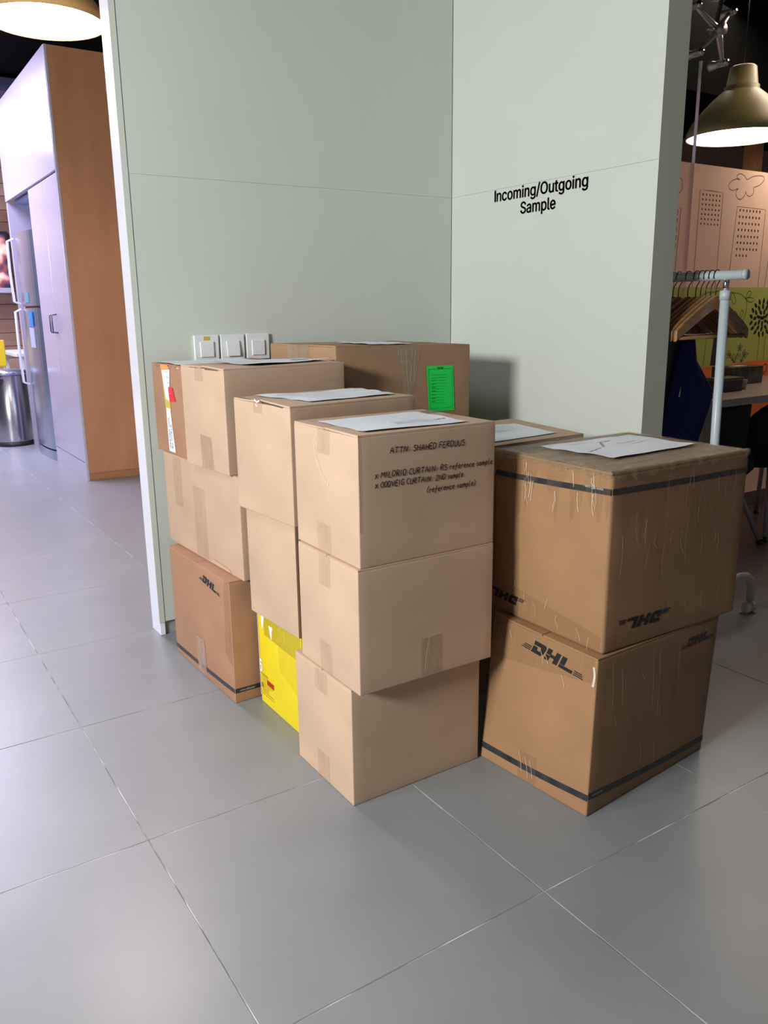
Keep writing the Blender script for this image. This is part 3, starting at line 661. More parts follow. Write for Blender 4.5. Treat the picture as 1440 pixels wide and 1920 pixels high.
# ------------------------------------------------------------------ kitchen on the left
CX = 1.283
cb = thing('tall_cabinet', 'tall white kitchen cabinet with plywood side panel, left of the wall', 'cabinet', (CX, 5.69, 0))
def cbx(name, a, b, m, bev=0, p=None): return box(name, (a[0]-CX, a[1]-5.69, a[2]), (b[0]-CX, b[1]-5.69, b[2]), m, p or cb, bev)
cbx('side_panel', (CX+.012, 5.69, .05), (2.05, 5.71, 2.70), M_PLY)['label'] = 'plywood side panel'
cbx('side_plinth', (CX+.014, 5.694, 0), (2.05, 5.71, .052), wood('plinth_wood', (.36, .17, .07), (.44, .22, .1)))
cbx('carcass', (CX+.02, 5.71, 0), (2.05, 6.60, 1.985), M_LAM)
cbx('edge_strip', (CX-.001, 5.688, 0), (CX+.013, 5.71, 2.70), M_LAM)
for y0, y1 in ((5.712, 6.138), (6.144, 6.618)):
    d = cbx('door', (CX-.002, y0, .125), (CX+.018, y1, 1.975), M_LAM, .0015)
    hy = 6.112 if y0 < 6 else 6.30-.12
    bm = bmesh.new(); X0 = -.002; tube(bm, [(X0, hy-5.69, .985), (X0-.028, hy-5.69, .987), (X0-.032, hy-5.69, .995), (X0-.032, hy-5.69, 1.10), (X0-.028, hy-5.69, 1.107), (X0, hy-5.69, 1.109)], .005, 8)
    obj('handle', bm, mat('handle_steel', (.18, .18, .24), .3, metal=.8), d, True)['label'] = 'dark steel bar handle'
cbx('plinth', (CX, 5.712, 0), (CX+.02, 6.618, .12), M_LAM)
cbx('upper_carcass', (CX+.02, 5.712, 2.0), (2.05, 7.53, 2.70), M_LAM)
cbx('upper_door', (CX-.004, 5.70, 1.992), (CX+.018, 7.535, 2.70), M_LAM, .0015)
cbx('niche_panel', (CX+.05, 6.63, 1.975), (2.05, 7.50, 1.99), M_LAMIN)
cbx('niche_back', (1.98, 6.63, 0), (2.05, 7.50, 1.975), M_LAMIN)
cbx('niche_side', (CX+.03, 6.602, 0), (1.98, 6.625, 1.975), M_LAMIN)
cbx('end_panel', (CX, 7.485, 0), (2.05, 7.53, 1.985), M_LAM)
fg = thing('refrigerator', 'grey steel fridge freezer standing in the cabinet niche', 'refrigerator', (1.3, 6.98, 0))
def curved_front(name, z0, z1, m):
    n = 12; vs = []; y0, y1 = -.335, .335
    for z in (z0, z1):
        for i in range(n+1):
            t = i/n; vs.append((-.012-.035*math.sin(PI*t)**.6, y0+(y1-y0)*t, z))
        for i in range(n+1):
            t = 1-i/n; vs.append((.06, y0+(y1-y0)*t, z))
    k = 2*(n+1); fs = [tuple(range(k)), tuple(range(k, 2*k))]+[(i, (i+1) % k, (i+1) % k+k, i+k) for i in range(k)]
    bm = bmesh.new(); vv = [bm.verts.new(v) for v in vs]
    for f in fs: bm.faces.new([vv[i] for i in f])
    bmesh.ops.recalc_face_normals(bm, faces=bm.faces)
    return obj(name, bm, m, fg)
box('cabinet_body', (.06, -.34, .03), (.62, .34, 1.70), M_STEEL, fg, .004)
fz = curved_front('freezer_door', 1.172, 1.715, M_STEEL); fd = curved_front('fridge_door', .085, 1.158, M_STEEL)
curved_front('kick_panel', .0, .072, M_STEEL); box('shadow_gap', (.0, -.33, .07), (.06, .33, 1.2), M_DGREY, fg)
for z0, z1, p in ((1.19, 1.69, fz), (.55, 1.15, fd)):
    tb('handle', [(-.04, .29, z0), (-.085, .30, z0+.02), (-.09, .30, (z0+z1)/2), (-.085, .30, z1-.02), (-.04, .29, z1)], .011, M_TRIM, p, 8)
box('note', (-.050, -.10, 1.20), (-.044, .02, 1.27), mat('teal_sticker', (.1, .3, .4), .4), fz)
box('note', (-.052, -.17, 1.02), (-.044, -.06, 1.13), mat('blue_sticker', (.02, .25, .75), .4), fd)['label'] = 'bright blue sticker'
box('note', (-.050, -.17, .86), (-.042, -.01, 1.01), mat('pale_sticker', (.45, .5, .62), .4), fd)
bn = thing('trash_bin', 'round stainless steel trash bin on the kitchen floor', 'bin', (1.165, 7.74, 0))
lt('body', [(0, .03), (.150, .03), (.152, .05), (.152, .60), (.148, .605), (0, .605)], (0, 0, 0), M_STEELB, bn)
lt('base_ring', [(0, 0), (.157, 0), (.157, .03), (.15, .034), (0, .034)], (0, 0, 0), M_DGREY, bn)
lt('lid', [(.150, .605), (.160, .612), (.160, .632), (.152, .642), (.10, .652), (0, .657)], (0, 0, 0), M_STEEL, bn)
box('grip', (-.165, -.150, .565), (-.06, -.10, .583), M_DGREY, bn)

# far plank wall, television, table, chairs
wf = struct(box('wall_far', (-.6, 10.72, 0), (4.0, 10.85, 3.0), M_DARKGAP))
z = 0; k_ = 0
rn = random.Random(11)
while z < 2.95:
    hgt = rn.uniform(.13, .17)
    for (x0, x1) in ((-.6, 1.1), (1.104, 4.0)):
        pm = rn.choice(M_PLANKS if z > 1.9 else M_PLANKS[:2]) if not (.93 < z < 1.0) else M_PLANKS[2]
        box('plank', (x0, 10.66+rn.uniform(-.012, .012), z+.002), (x1, 10.72, min(z+hgt-.004, 2.99)), pm, wf)
    z += hgt; k_ += 1
tv = thing('television', 'wall television showing a blurred pink and dark picture', 'television', (1.22, 10.62, 1.70))
box('frame', (-.56, -.03, -.33), (.56, .02, .33), M_DGREY, tv, .004)
def tv_mat():
    m = bpy.data.materials.new('tv_picture'); m.use_nodes = True; nt_ = m.node_tree; b = nt_.nodes['Principled BSDF']
    tc = nd(m, 'ShaderNodeTexCoord'); n = nd(m, 'ShaderNodeTexNoise', Scale=4.5, Detail=2); lk(m, tc.outputs['Object'], n.inputs['Vector'])
    r = nd(m, 'ShaderNodeValToRGB'); e = r.color_ramp.elements; e[0].position = .35; e[0].color = (.02, .02, .08, 1); e[1].position = .62; e[1].color = (.95, .85, .95, 1)
    a = e.new(.46); a.color = (.32, .08, .12, 1); a = e.new(.54); a.color = (.85, .5, .5, 1)
    lk(m, n.outputs['Fac'], r.inputs[0]); b.inputs['Base Color'].default_value = (0, 0, 0, 1)
    lk(m, r.outputs[0], b.inputs['Emission Color']); b.inputs['Emission Strength'].default_value = 1.3
    return m
box('screen', (-.53, -.034, -.30), (.53, -.03, .30), tv_mat(), tv)
sh = box('wall_shelf', (.5, 10.36, 1.345), (1.74, 10.65, 1.40), M_LAM, None, .003); tag(sh, 'thin white shelf under the television', 'shelf')
tbm = thing('dining_table', 'white dining table in the far kitchen behind the bin', 'table', (1.88, 9.3, 0))
box('table_top', (-.45, -.5, .70), (.45, .5, .735), M_WHITE, tbm, .004)
for sx in (-.4, .4):
    for sy in (-.45, .45): box('leg', (sx-.02, sy-.02, 0), (sx+.02, sy+.02, .70), M_WHITE, tbm)
M_YCH = mat('yellow_plastic', (.80, .62, .02), .4)
for i, (x, y, lab) in enumerate(((1.19, 9.30, 'yellow chair at the left end of the white dining table'), (1.95, 10.06, 'yellow chair at the far side of the white dining table'))):
    c = thing('dining_chair', lab, 'chair', (x, y, 0), 'yellow dining chairs'); s_ = 1 if i else -1
    box('seat', (-.2, -.2, .44), (.2, .2, .47), M_YCH, c, .008)
    box('backrest', (-.19, s_*.19-.012, .60), (.19, s_*.19+.012, .86), M_YCH, c, .008)
    for sx in (-.17, .17):
        for sy in (-.17, .17): tb('leg', [(sx*1.15, sy*1.15, 0), (sx, sy, .45)], .011, M_WHITE, c, 8)
        tb('back_post', [(sx, s_*.17, .45), (sx, s_*.19, .86)], .010, M_WHITE, c, 8)
dk = box('ceiling_duct', (.9, 7.7, 2.86), (3.4, 8.5, 2.97), M_DUCT, None, .01); tag(dk, 'dark blue-grey duct standing in for blue-lit ceiling beyond the cabinet', 'duct')  # added slab; its blue imitates light falling on the ceiling

# ------------------------------------------------------------------ pendant lamps
def pendant(label, c, R, H, shade_col, power, ecol):
    t = thing('pendant_lamp', label, 'lamp', c)
    ms = mat('shade_'+label[:12].replace(' ', '_'), shade_col, .45)
    prof = [(R, 0), (R*.985, .10*H), (R*.90, .22*H), (R*.74, .38*H), (R*.54, .54*H), (R*.38, .64*H), (R*.33, .67*H), (R*.33, .72*H), (R*.30, .725*H), (R*.25, .98*H), (R*.22, H), (0, H)]
    inner = [(max(r-.004, 0), z-.001) for r, z in prof[:-2]]
    lt('lamp_shade', list(reversed(inner))+prof, (0, 0, 0), ms, t, 48)
    md = mat('lamp_glow_'+label[:12].replace(' ', '_'), (1, 1, 1), .5, emit=power, ecol=ecol)
    lt('diffuser', [(0, .028*H+.004), (R*.93, .028*H+.004), (R*.978, .006), (R*.97, .002), (R*.92, .010), (0, .014)], (0, 0, 0), md, t, 48)
    tb('cord', [(0, 0, H), (0, 0, 3.0-c[2])], .003, M_DGREY, t, 6)
    return t
pendant('large pendant lamp with ochre shade glowing at upper left', (.805, 3.5, 2.165), .215, .28, (.55, .33, .12), 70, (1.0, .82, .82))
pendant('ochre bell pendant lamp glowing behind the glass at upper right', (4.34, 3.02, 2.02), .275, .36, (.36, .32, .13), 17, (1.0, .88, .74))

# ------------------------------------------------------------------ glass partition with drawn mural film
GY = 2.72
gp = thing('glass_partition', 'glass partition with film of line-drawn buildings and plants, right side', 'partition', (3.6, GY, 0))
def glass_mat():
    m = bpy.data.materials.new('clear_glass'); m.use_nodes = True; nt_ = m.node_tree; out = nt_.nodes['Material Output']; nt_.nodes.remove(nt_.nodes['Principled BSDF'])
    t = nd(m, 'ShaderNodeBsdfTransparent'); t.inputs[0].default_value = (.93, .95, .94, 1); g = nd(m, 'ShaderNodeBsdfGlossy'); g.inputs['Roughness'].default_value = .02
    f = nd(m, 'ShaderNodeLayerWeight', Blend=.15); pw = nd(m, 'ShaderNodeMath', operation='POWER'); pw.inputs[1].default_value = 3.0; lk(m, f.outputs['Facing'], pw.inputs[0])
    mx = nd(m, 'ShaderNodeMixShader'); lk(m, pw.outputs[0], mx.inputs[0]); lk(m, t.outputs[0], mx.inputs[1]); lk(m, g.outputs[0], mx.inputs[2]); lk(m, mx.outputs[0], out.inputs[0])
    return m
M_GLASS = glass_mat()
def gbx(name, x0, x1, y0, y1, z0, z1, m): return box(name, (x0-3.6, y0-GY, z0), (x1-3.6, y1-GY, z1), m, gp)
gbx('glass_pane', 2.201, 3.578, GY+.001, GY+.010, .065, 2.99, M_GLASS); gbx('glass_pane', 3.586, 5.4, GY+.001, GY+.010, .065, 2.99, M_GLASS); gbx('glass_pane', 5.404, 7.4, GY+.001, GY+.010, .065, 2.99, M_GLASS)
gbx('joint_strip', 3.580, 3.585, GY-.0035, GY+.011, .065, 2.235, mat('joint_silicone', (.9, .82, .88), .3))['label'] = 'pale joint strip'
def film_mat(name, c, tr=.5):
    m = bpy.data.materials.new(name); m.use_nodes = True; nt_ = m.node_tree; out = nt_.nodes['Material Output']; b = nt_.nodes['Principled BSDF']
    b.inputs['Base Color'].default_value = (*c, 1); b.inputs['Roughness'].default_value = .5
    t = nd(m, 'ShaderNodeBsdfTranslucent'); t.inputs[0].default_value = (*c, 1)
    mx = nd(m, 'ShaderNodeMixShader'); mx.inputs[0].default_value = tr; lk(m, b.outputs[0], mx.inputs[1]); lk(m, t.outputs[0], mx.inputs[2]); lk(m, mx.outputs[0], out.inputs[0])
    return m
M_PEACH = film_mat('peach_film', (.86, .56, .42)); M_GRN = film_mat('olive_green_film', (.46, .48, .12)); M_ORG = film_mat('orange_film', (.85, .20, .07))
FY = GY-.0025
def flat(name, pts, m, y=FY, p=gp):
    return pyd(name, [(x-3.6, y-GY, z) for x, z in pts], [tuple(range(len(pts)))], m, p)
hill = [(2.201, .79), (3.797, .803), (3.904, .802), (3.975, .802), (4.05, .806), (4.112, .812), (4.234, .817), (4.346, .815), (5.0, .80), (7.4, .80)]
flat('peach_film', [(2.201, 1.207), (7.4, 1.207), (7.4, 1.786), (2.201, 1.786)], M_PEACH)['label'] = 'peach film with drawn tower blocks'
flat('green_film', hill+[(7.4, 1.2065), (2.201, 1.2065)], M_GRN)['label'] = 'olive green film with drawn plants'
flat('orange_film', [(2.201, .40), (7.4, .40)]+[(x, z-.0005) for x, z in reversed(hill)], M_ORG)['label'] = 'orange film'
flat('low_film', [(2.201, .065), (7.4, .065), (7.4, .3995), (2.201, .3995)], M_PEACH)
gbx('base_channel', 2.201, 7.4, GY-.012, GY+.022, 0, .064, mat('base_channel', (.52, .36, .30), .3, metal=.3))
def muralfn(a, b): return (a-3.6, FY-.0012-GY, b)
mk = Ink(); W1 = .0035
for pl in ([(3.491, 1.208), (3.505, 1.577), (3.44, 1.577), (3.42, 1.21)], [(3.641, 1.272), (3.641, 1.669), (3.73, 1.669), (3.824, 1.666), (3.823, 1.208)], [(3.636, 1.208), (3.641, 1.272)],
           [(3.921, 1.208), (3.931, 1.287), (3.950, 1.608), (4.198, 1.604), (4.193, 1.208)], [(4.252, 1.208), (4.262, 1.30), (4.275, 1.62), (4.46, 1.62), (4.45, 1.208)]):
    mk.line(pl, W1)
cloud = [(3.953, 1.735), (3.924, 1.746), (3.934, 1.76), (3.96, 1.764), (3.989, 1.757), (4.013, 1.741), (4.06, 1.758), (4.123, 1.767), (4.156, 1.762), (4.155, 1.744), (4.123, 1.721), (4.073, 1.705), (4.079, 1.689), (4.07, 1.671), (4.044, 1.662), (4.02, 1.668), (4.011, 1.682), (4.0, 1.66), (3.968, 1.642), (3.939, 1.652), (3.927, 1.676), (3.946, 1.694), (3.907, 1.682), (3.872, 1.688), (3.865, 1.707), (3.885, 1.726), (3.922, 1.737), (3.949, 1.738)]
mk.line(smooth2(cloud, 3), W1)
mk.line(smooth2([(3.44, 1.66), (3.47, 1.64), (3.50, 1.66), (3.50, 1.70), (3.47, 1.72)]), W1)
mk.build('line_drawing', muralfn, mat('drawing_brown', (.13, .05, .03), .6), gp)['label'] = 'brown outline drawing of tower blocks and a cloud'
dots = Ink()
for r_ in range(7):
    for c_ in range(6): x = 3.667+.0267*c_; zz = 1.649-.0228*r_; dots.poly([(x-.005, zz-.004), (x+.004, zz-.005), (x+.005, zz+.004), (x-.004, zz+.005)])
for (zz) in (1.556, 1.518, 1.479, 1.44, 1.40): dots.poly([(3.462, zz-.012), (3.484, zz-.012), (3.486, zz+.012), (3.464, zz+.012)])
dots.build('drawn_windows', muralfn, mat('drawing_dark', (.10, .03, .03), .6), gp)['kind'] = 'stuff'
dots = Ink()
for r_ in range(8):
    for c_ in range(7 if r_ < 7 else 4): x = 3.977+.0285*c_; zz = 1.591-.0318*r_; dots.poly([(x-.006, zz-.006), (x+.006, zz-.006), (x+.006, zz+.006), (x-.006, zz+.006)])
dots.build('drawn_windows', muralfn, mat('drawing_tan', (.38, .20, .11), .6), gp)['kind'] = 'stuff'
pk = Ink()
for pl, cl in (([(3.70, 1.15), (3.75, 1.178), (3.813, 1.183), (3.893, 1.19), (3.977, 1.181), (4.042, 1.173), (4.092, 1.15), (4.109, 1.123), (4.105, 1.069), (4.079, 1.023)], 0),
    ([(3.974, 1.179), (3.965, 1.151), (3.988, 1.124), (4.009, 1.131), (3.999, 1.158)], 1), ([(4.092, 1.15), (4.110, 1.183), (4.132, 1.188), (4.141, 1.175), (4.117, 1.158)], 1),
    ([(4.092, 1.149), (4.135, 1.131), (4.164, 1.134), (4.165, 1.15), (4.134, 1.155)], 1), ([(4.038, 1.035), (4.004, 1.063), (4.011, 1.084), (4.032, 1.07)], 1), ([(4.051, 1.031), (4.061, 1.077), (4.072, 1.089), (4.084, 1.077)], 1)):
    pk.line(smooth2(pl, 4, bool(cl)), .0032)
for pl in ([(4.254, .952), (4.248, .818)], [(4.307, .95), (4.310, .818)], [(3.79, .99), (3.775, .806)]): pk.line(pl, .0032)
for (x, zz) in ((4.083, .893), (3.989, .858), (4.126, .858)):
    for k_ in range(5):
        an = k_*2*PI/5+.3; pk.line(smooth2([(x, zz), (x+.014*math.cos(an-.4), zz+.014*math.sin(an-.4)), (x+.022*math.cos(an), zz+.022*math.sin(an)), (x+.014*math.cos(an+.4), zz+.014*math.sin(an+.4))], 3, True), .0028)
    pk.line([(x, zz), (4.045 if x < 4.1 else 4.103, .814)], .003)
for (x0, x1) in ((4.04, 4.00), (4.046, 4.03), (4.05, 4.07), (4.10, 4.085), (4.105, 4.165)): pk.line(smooth2([(x0, .813), ((x0+x1)/2-.01, .84), (x1, .862), ((x0+x1)/2+.01, .838), (x0+.004, .813)], 3), .0028)
for k_ in range(2):
    pk.line(smooth2([(4.313, .778), (4.322, .79), (4.343, .791), (4.349, .758), (4.30, .73), (4.271, .719), (4.328, .755)], 4), .004)
pk.line(smooth2([(4.15, .560), (4.194, .573), (4.244, .555)], 4), .004); pk.line([(4.194, .572), (4.219, .510)], .004)
pk.build('line_drawing', muralfn, M_INK, gp)['label'] = 'black outline drawing of plants'
lf = Ink(); rn = random.Random(3)
for ring, n_ in ((.093, 17), (.062, 12), (.033, 7), (.008, 2)):
    for k_ in range(n_):
        an = 2*PI*k_/n_+ring*9; cx_, cz_ = 4.262+ring*math.cos(an)*1.1, 1.047+ring*math.sin(an)*.95; a2 = an+rn.uniform(-.5, .5)
        ca, sa = math.cos(a2), math.sin(a2); P_ = lambda p, q: (cx_+p*ca-q*sa, cz_+p*sa+q*ca)
        lf.poly([P_(-.017, 0), P_(-.006, -.0095), P_(.008, -.0085), P_(.021, 0), P_(.008, .0085), P_(-.006, .0095)])
lo = lf.build('drawn_leaves', muralfn, mat('drawing_leaf', (.045, .025, .018), .6), gp); lo['kind'] = 'stuff'
flat('drawn_trunk', [(3.834, .807), (3.910, .805), (3.900, 1.00), (3.850, 1.00)], mat('trunk_film', (.085, .045, .045), .6), FY-.001)['label'] = 'dark plum tree trunk'

# spider fitting that clamps the glass above the mural
sp = thing('glass_spider', 'four-armed steel spider fitting clamping the glass near the ceiling', 'fitting', (3.553, 2.62, 2.335))
def arm(p, tip):
    bm = bmesh.new(); d_ = Vector(tip)-Vector(p); n_ = 6
    for i in range(n_+1):
        pass
    tube(bm, [Vector(p)+d_*t for t in (0, .3, .7, 1)], [.017, .015, .011, .009], 8); return obj('arm', bm, M_CLAMP, sp, True)
tips = ((-.134, .03, .085), (.118, .03, .10), (-.095, .03, -.10), (.09, .03, -.118))
for tp in tips:
    arm((0, 0, 0), tp)
    tb('bolt_cap', [Vector(tp)+Vector((0, -.030, 0)), Vector(tp)+Vector((0, -.021, 0))], [.012, .0175], M_CHROME, sp, 14)
    bm = bmesh.new(); c0 = Vector(tp)
    tube(bm, [c0+Vector((0, -.022, 0)), c0+Vector((0, .035, 0)), c0+Vector((0, .052, 0)), c0+Vector((0, .068, 0))], [.016, .016, .021, .021], 14); obj('clamp', bm, M_CLAMP, sp, True)
tb('hub', [(0, -.03, 0), (0, .03, 0)], .026, M_CLAMP, sp, 14)
tb('stay', [(0, .02, 0), (.03, -.10, .665)], .010, M_DGREY, sp, 8)
tb('small_arm', [(0, 0, 0), (-.10, -.02, -.015)], .008, M_CLAMP, sp, 8)

# ------------------------------------------------------------------ coat rack
rk = thing('clothes_rack', 'pale grey tube clothes rack on casters beside the wall end', 'rack', (2.42, 1.67, 0))
RX, RZ = 2.405, 1.212
tb('top_bar', [(RX-2.42, -.065, RZ), (RX-2.42, .88, RZ)], .0150, M_RACK, rk, 20)
tb('end_cap', [(RX-2.42, -.072, RZ), (RX-2.42, -.062, RZ)], .0162, M_RACK, rk, 20)
for yy in (0, .84):
    tb('post', [(RX-2.42, yy, 1.150), (2.432-2.42, yy, .12)], .0148, M_RACK, rk, 18)
    tb('collar', [(RX-2.42, yy, 1.135), (RX-2.42, yy, 1.165)], .0172, M_RACK, rk, 18)
    tb('neck', [(RX-2.42, yy, 1.16), (RX-2.42, yy, 1.205)], .0095, M_CHROME, rk, 14)
    for s_ in (1, -1):
        if s_ < 0: pts = [(.012-.0, yy, .135), (-.06, yy, .15), (-.125, yy, .15), (-.165, yy, .14), (-.18, yy, .11), (-.18, yy, .055)]
        else: pts = [(.012, yy, .135), (.10, yy, .15), (.22, yy, .152), (.26, yy, .146), (.288, yy, .125), (.296, yy, .09), (.296, yy, .048)]
        tb('foot', pts, .0145, mat('foot_white', (.55, .58, .50), .4) if s_ > 0 else M_RACK, rk, 14)
        cx_ = pts[-1][0]-.008
        cs = thing('c', '', '') if False else None
        bm = bmesh.new(); tube(bm, [(cx_-.020, yy-.004, .021), (cx_-.006, yy-.004, .021)], .0205, 18); tube(bm, [(cx_+.006, yy-.004, .021), (cx_+.020, yy-.004, .021)], .0205, 18); tube(bm, [(cx_+.004, yy, .03), (cx_+.008, yy, .055)], .009, 10)
        obj('caster', bm, mat('caster_white', (.6, .6, .56), .4), rk, False)
HG = 'wooden coat hangers on the clothes rack'
def hanger():
    t = thing('coat_hanger', 'wooden coat hanger nearest the free end of the rack', 'hanger', (RX, 1.705, RZ+.0165), HG)
    pts = [(.012*0, 0, 0)]
    arc = [(.0175*math.cos(a), 0, -.0165+.0190*math.sin(a)) for a in [PI*(-.12)+PI*1.12*i/10 for i in range(11)]]
    arc = [(x, y, z) for x, y, z in reversed(arc)]  # from left of bar over the top to right
    tail = [(.016, 0, -.032), (.004, 0, -.046), (0, 0, -.058), (0, 0, -.082)]
    tb('hook', [(-.0175, 0, -.026)]+arc+tail, .0017, M_HWIRE, t, 6)
    # shoulder: thick tapered arch
    n = 12; vs = []; fs = []
    for i in range(2*n+1):
        s_ = (i-n)/n; a = abs(s_); x = s_*.188
        top = -.078-.105*a**1.15-.022*max(0, a-.8)*5*max(0, a-.8)*5*.2
        thk = .030+.010*a if a < .9 else .034
        hw = .0065
        for dy in (-hw, hw): vs += [(x, dy, top), (x, dy, top-thk-(.014*(1-a)))]
    for i in range(2*n):
        k = i*4
        fs += [(k, k+4, k+5, k+1), (k+2, k+3, k+7, k+6), (k, k+2, k+6, k+4), (k+1, k+5, k+7, k+3)]
    fs += [(0, 1, 3, 2), (8*n, 8*n+2, 8*n+3, 8*n+1)]
    o = pyd('shoulder', vs, fs, M_HWOOD, t, False)
    md = o.modifiers.new('bev', 'BEVEL'); md.width = .003; md.segments = 2; md.limit_method = 'ANGLE'
    tb('rod', [(-.172, 0, -.210), (.172, 0, -.210)], .0058, M_HWOOD, t, 10)
    return t
h0 = hanger()
hkids = list(h0.children)
ords = ['second', 'third', 'fourth', 'fifth', 'sixth', 'seventh', 'eighth', 'ninth', 'tenth', 'eleventh', 'twelfth']
ys = [1.724, 1.743, 1.762, 1.781, 1.812, 1.85, 1.871, 1.895, 1.925, 1.958, 1.99]
for i, y in enumerate(ys):
    c = h0.copy(); COL.objects.link(c); c.location = (RX, y, RZ+.0165); c['label'] = '%s wooden coat hanger counted from the free end of the rack' % ords[i]
    for ch in hkids:
        k = ch.copy(); COL.objects.link(k); k.parent = c
for o in [o for o in bpy.data.objects if o.name.startswith('coat_hanger')]: o.rotation_euler.z = random.uniform(-.008, .008)

def cloth(name, label, outline_l, outline_r, y, m, amp, cat='garment', thick=.012):
    t = thing(name, label, cat, (2.55, y, .98)); n = 24; rows = 20; vs = []; fs = []
    for side in (0, 1):
        for j in range(rows+1):
            v = j/rows
            xl = outline_l(v); xr = outline_r(v); zz = outline_z(v)
            for i in range(n+1):
                u = i/n; x = xl+(xr-xl)*u
                e = math.sin(PI*u)**.4
                yy = (amp*math.sin(u*9+v*2)*v+amp*.5*math.sin(u*21+v*5))*(.4+v)
                vs.append((x-2.55, yy+(thick*e if side else -thick*e), zz-.98))
    W_ = n+1; N_ = W_*(rows+1)
    for j in range(rows):
        for i in range(n): a = j*W_+i; fs += [(a, a+1, a+W_+1, a+W_), (N_+a, N_+a+W_, N_+a+W_+1, N_+a+1)]
    bm = bmesh.new(); vv = [bm.verts.new(q) for q in vs]
    for f in fs: bm.faces.new([vv[i] for i in f])
    bmesh.ops.remove_doubles(bm, verts=bm.verts, dist=.0006)
    for e_ in [e_ for e_ in bm.edges if e_.is_boundary]: pass
    try: bmesh.ops.holes_fill(bm, edges=[e_ for e_ in bm.edges if e_.is_boundary], sides=200)
    except Exception: pass
    obj('fabric', bm, m, t, True); return t
def lerp(tab, v):
    for (a, x), (b, y) in zip(tab, tab[1:]):
        if v <= b: return x+(y-x)*(v-a)/(b-a)
    return tab[-1][1]
def outline_z(v): return 1.008-.56*v
gb = cloth('blue_garment', 'dark blue folded garment hanging over a rack hanger', lambda v: lerp([(0, 2.514), (.4, 2.465), (1, 2.38)], v), lambda v: lerp([(0, 2.588), (.15, 2.61), (.36, 2.72), (.42, 2.715), (.75, 2.63), (1, 2.60)], v), 1.905, M_BLUE, .006)
tb('bright_clip', [(2.50-2.55, -.022, .835-.98), (2.495-2.55, -.022, .80-.98)], [.001, .003], M_WPRINT, gb, 6)
def outline_z(v): return 1.008-.50*v
cloth('grey_garment', 'dark grey garment hanging beside the wall end', lambda v: lerp([(0, 2.42), (1, 2.34)], v), lambda v: lerp([(0, 2.60), (1, 2.53)], v), 1.948, M_GCLOTH, .006)

# ------------------------------------------------------------------ desk with things on it, chairs
ds = thing('desk', 'long beige desk against the drawn glass partition', 'desk', (3.0, 2.11, 0))
box('desk_top', (0, 0, .697), (3.2, .585, .730), M_DESK, ds, .002)
box('side_panel', (.0, .02, 0), (.055, .57, .697), M_DESKS, ds)
box('side_panel', (3.14, .02, 0), (3.195, .57, .697), M_DESKS, ds)
p1 = thing('tissue_box', 'dark patterned box on the desk, the larger one by the post', 'box', (3.80, 2.53, .730))
box('carton', (-.128, -.06, 0), (.128, .06, .086), M_DKBOX, p1, .003); box('slot', (-.05, -.02, .086), (.05, .02, .088), M_WPRINT, p1)
p2 = thing('small_tin', 'small dark green tin on the desk behind the rack post', 'box', (3.405, 2.33, .730))
box('tin_body', (-.085, -.04, 0), (.085, .04, .056), mat('dark_green', (.018, .028, .02), .35), p2, .004)
box('lid', (-.087, -.042, .050), (.087, .042, .064), mat('dark_grey_lid', (.10, .10, .09), .3), p2, .003)
p3 = lt('cup_rim', [(0, 0), (.022, 0), (.026, .045), (.024, .045), (.020, .004), (0, .004)], (3.555, 2.34, .7305), mat('pale_cup', (.4, .36, .3), .3)); tag(p3, 'small pale cup on the desk beside the tin', 'cup')
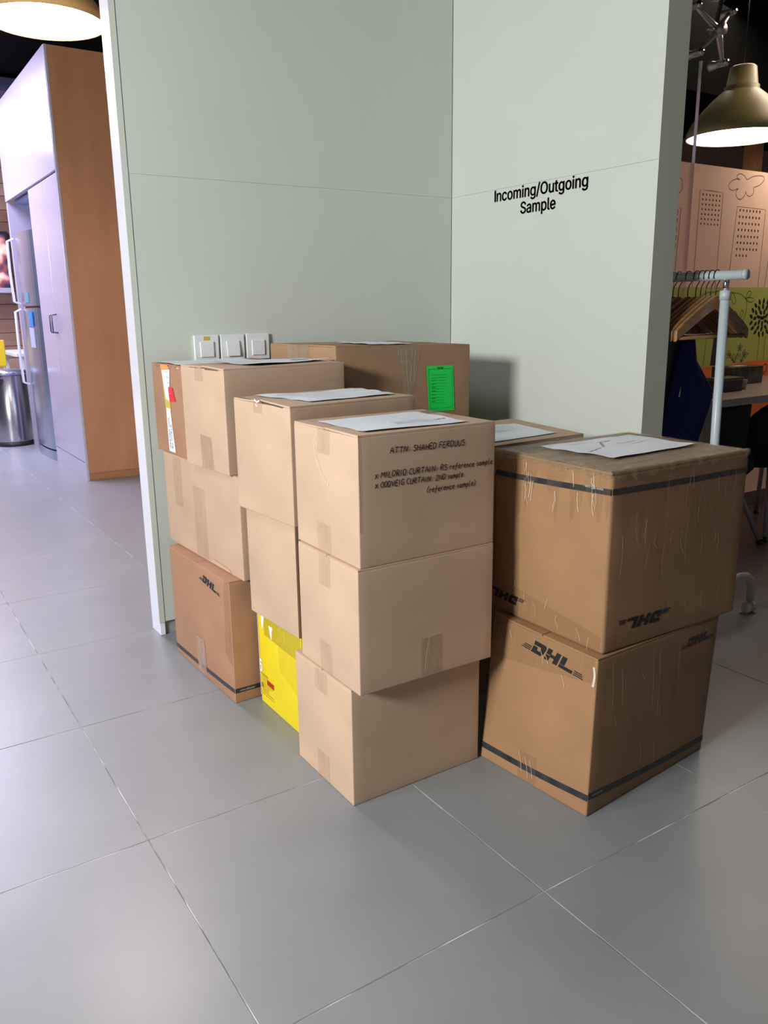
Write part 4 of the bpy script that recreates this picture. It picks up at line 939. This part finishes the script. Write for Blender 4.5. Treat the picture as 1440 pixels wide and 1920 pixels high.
def shell_chair(x, y, label, leg_dx=.0):
    t = thing('shell_chair', label, 'chair', (x, y, 0), 'black chairs tucked under the desk')
    n = 14; rows = 12; vs = []; fs = []; R = .232
    for side in (0, 1):
        for j in range(rows+1):
            v = j/rows
            for i in range(n+1):
                a = -1.45+2.9*i/n; rr_ = (R+.02*v)-(.03 if side else 0)
                top = .685-.13*abs(a/1.45)**3
                z = .345+(top-.345)*v
                vs.append((rr_*math.sin(a)*1.0, -rr_*math.cos(a)*.62+.0, z))
    W_ = n+1; N_ = W_*(rows+1)
    for j in range(rows):
        for i in range(n): a = j*W_+i; fs += [(a, a+1, a+W_+1, a+W_), (N_+a, N_+a+W_, N_+a+W_+1, N_+a+1)]
    for i in range(n): a = rows*W_+i; fs.append((a, a+1, N_+a+1, N_+a)); fs.append((i, N_+i, N_+i+1, i+1))
    for j in range(rows): a = j*W_; fs.append((a, a+W_, N_+a+W_, N_+a)); a = j*W_+n; fs.append((a, N_+a, N_+a+W_, a+W_))
    pyd('backrest', vs, fs, M_BLACK, t, True)
    lt('seat', [(0, .355), (.20, .36), (.225, .39), (.22, .44), (.19, .455), (0, .46)], (0, 0, 0), M_BLACK, t, 28)
    for sx in (-1, 1):
        for sy in (-1, 1):
            lg = tb('leg', [(sx*.10, sy*.08, .37), (sx*.235, sy*.175, .02)], [.013, .010], mat('leg_grey', (.42, .42, .44), .4) if sx+sy == -2 and x < 3.4 else bpy.data.materials['leg_grey'], t, 10)
            lt('foot_pad', [(0, 0), (.013, 0), (.015, .006), (.008, .014), (.012, .024), (0, .026)], (sx*.238, sy*.177, 0), M_DGREY, lg, 14)
    return t
shell_chair(3.325, 2.352, 'black tub chair with splayed grey legs, nearer the rack')
shell_chair(3.86, 2.36, 'black tub chair at the right edge, under the desk')

# far right room beyond the glass
struct(box('wall_beyond', (2.3, 4.6, 0), (10.5, 4.7, 3.0), mat('brown_wall', (.40, .24, .18), .6)))
struct(box('trim_2', (5.985, 4.0, 0), (6.08, 4.1, 3.0), wood('column_wood', (.55, .28, .12), (.62, .34, .16))))
bmx = box('dark_bulkhead', (2.3, 3.6, 2.42), (10.5, 4.595, 2.995), mat('dark_bulkhead', (.004, .004, .004), .9, spec=.02)); struct(bmx)
bmx.name = 'trim_3'

# marks too small to be picked apart one by one
for o in bpy.data.objects:
    if o.parent is not None and o.type == 'MESH' and o.name.split('.')[0] in ('tape_crease', 'film_crease', 'print', 'label_print', 'strike_line', 'handwriting', 'lettering', 'torn_patch', 'torn_tape', 'flap_gap', 'flap_slit', 'label_heading', 'line_drawing'):
        o['kind'] = 'stuff'
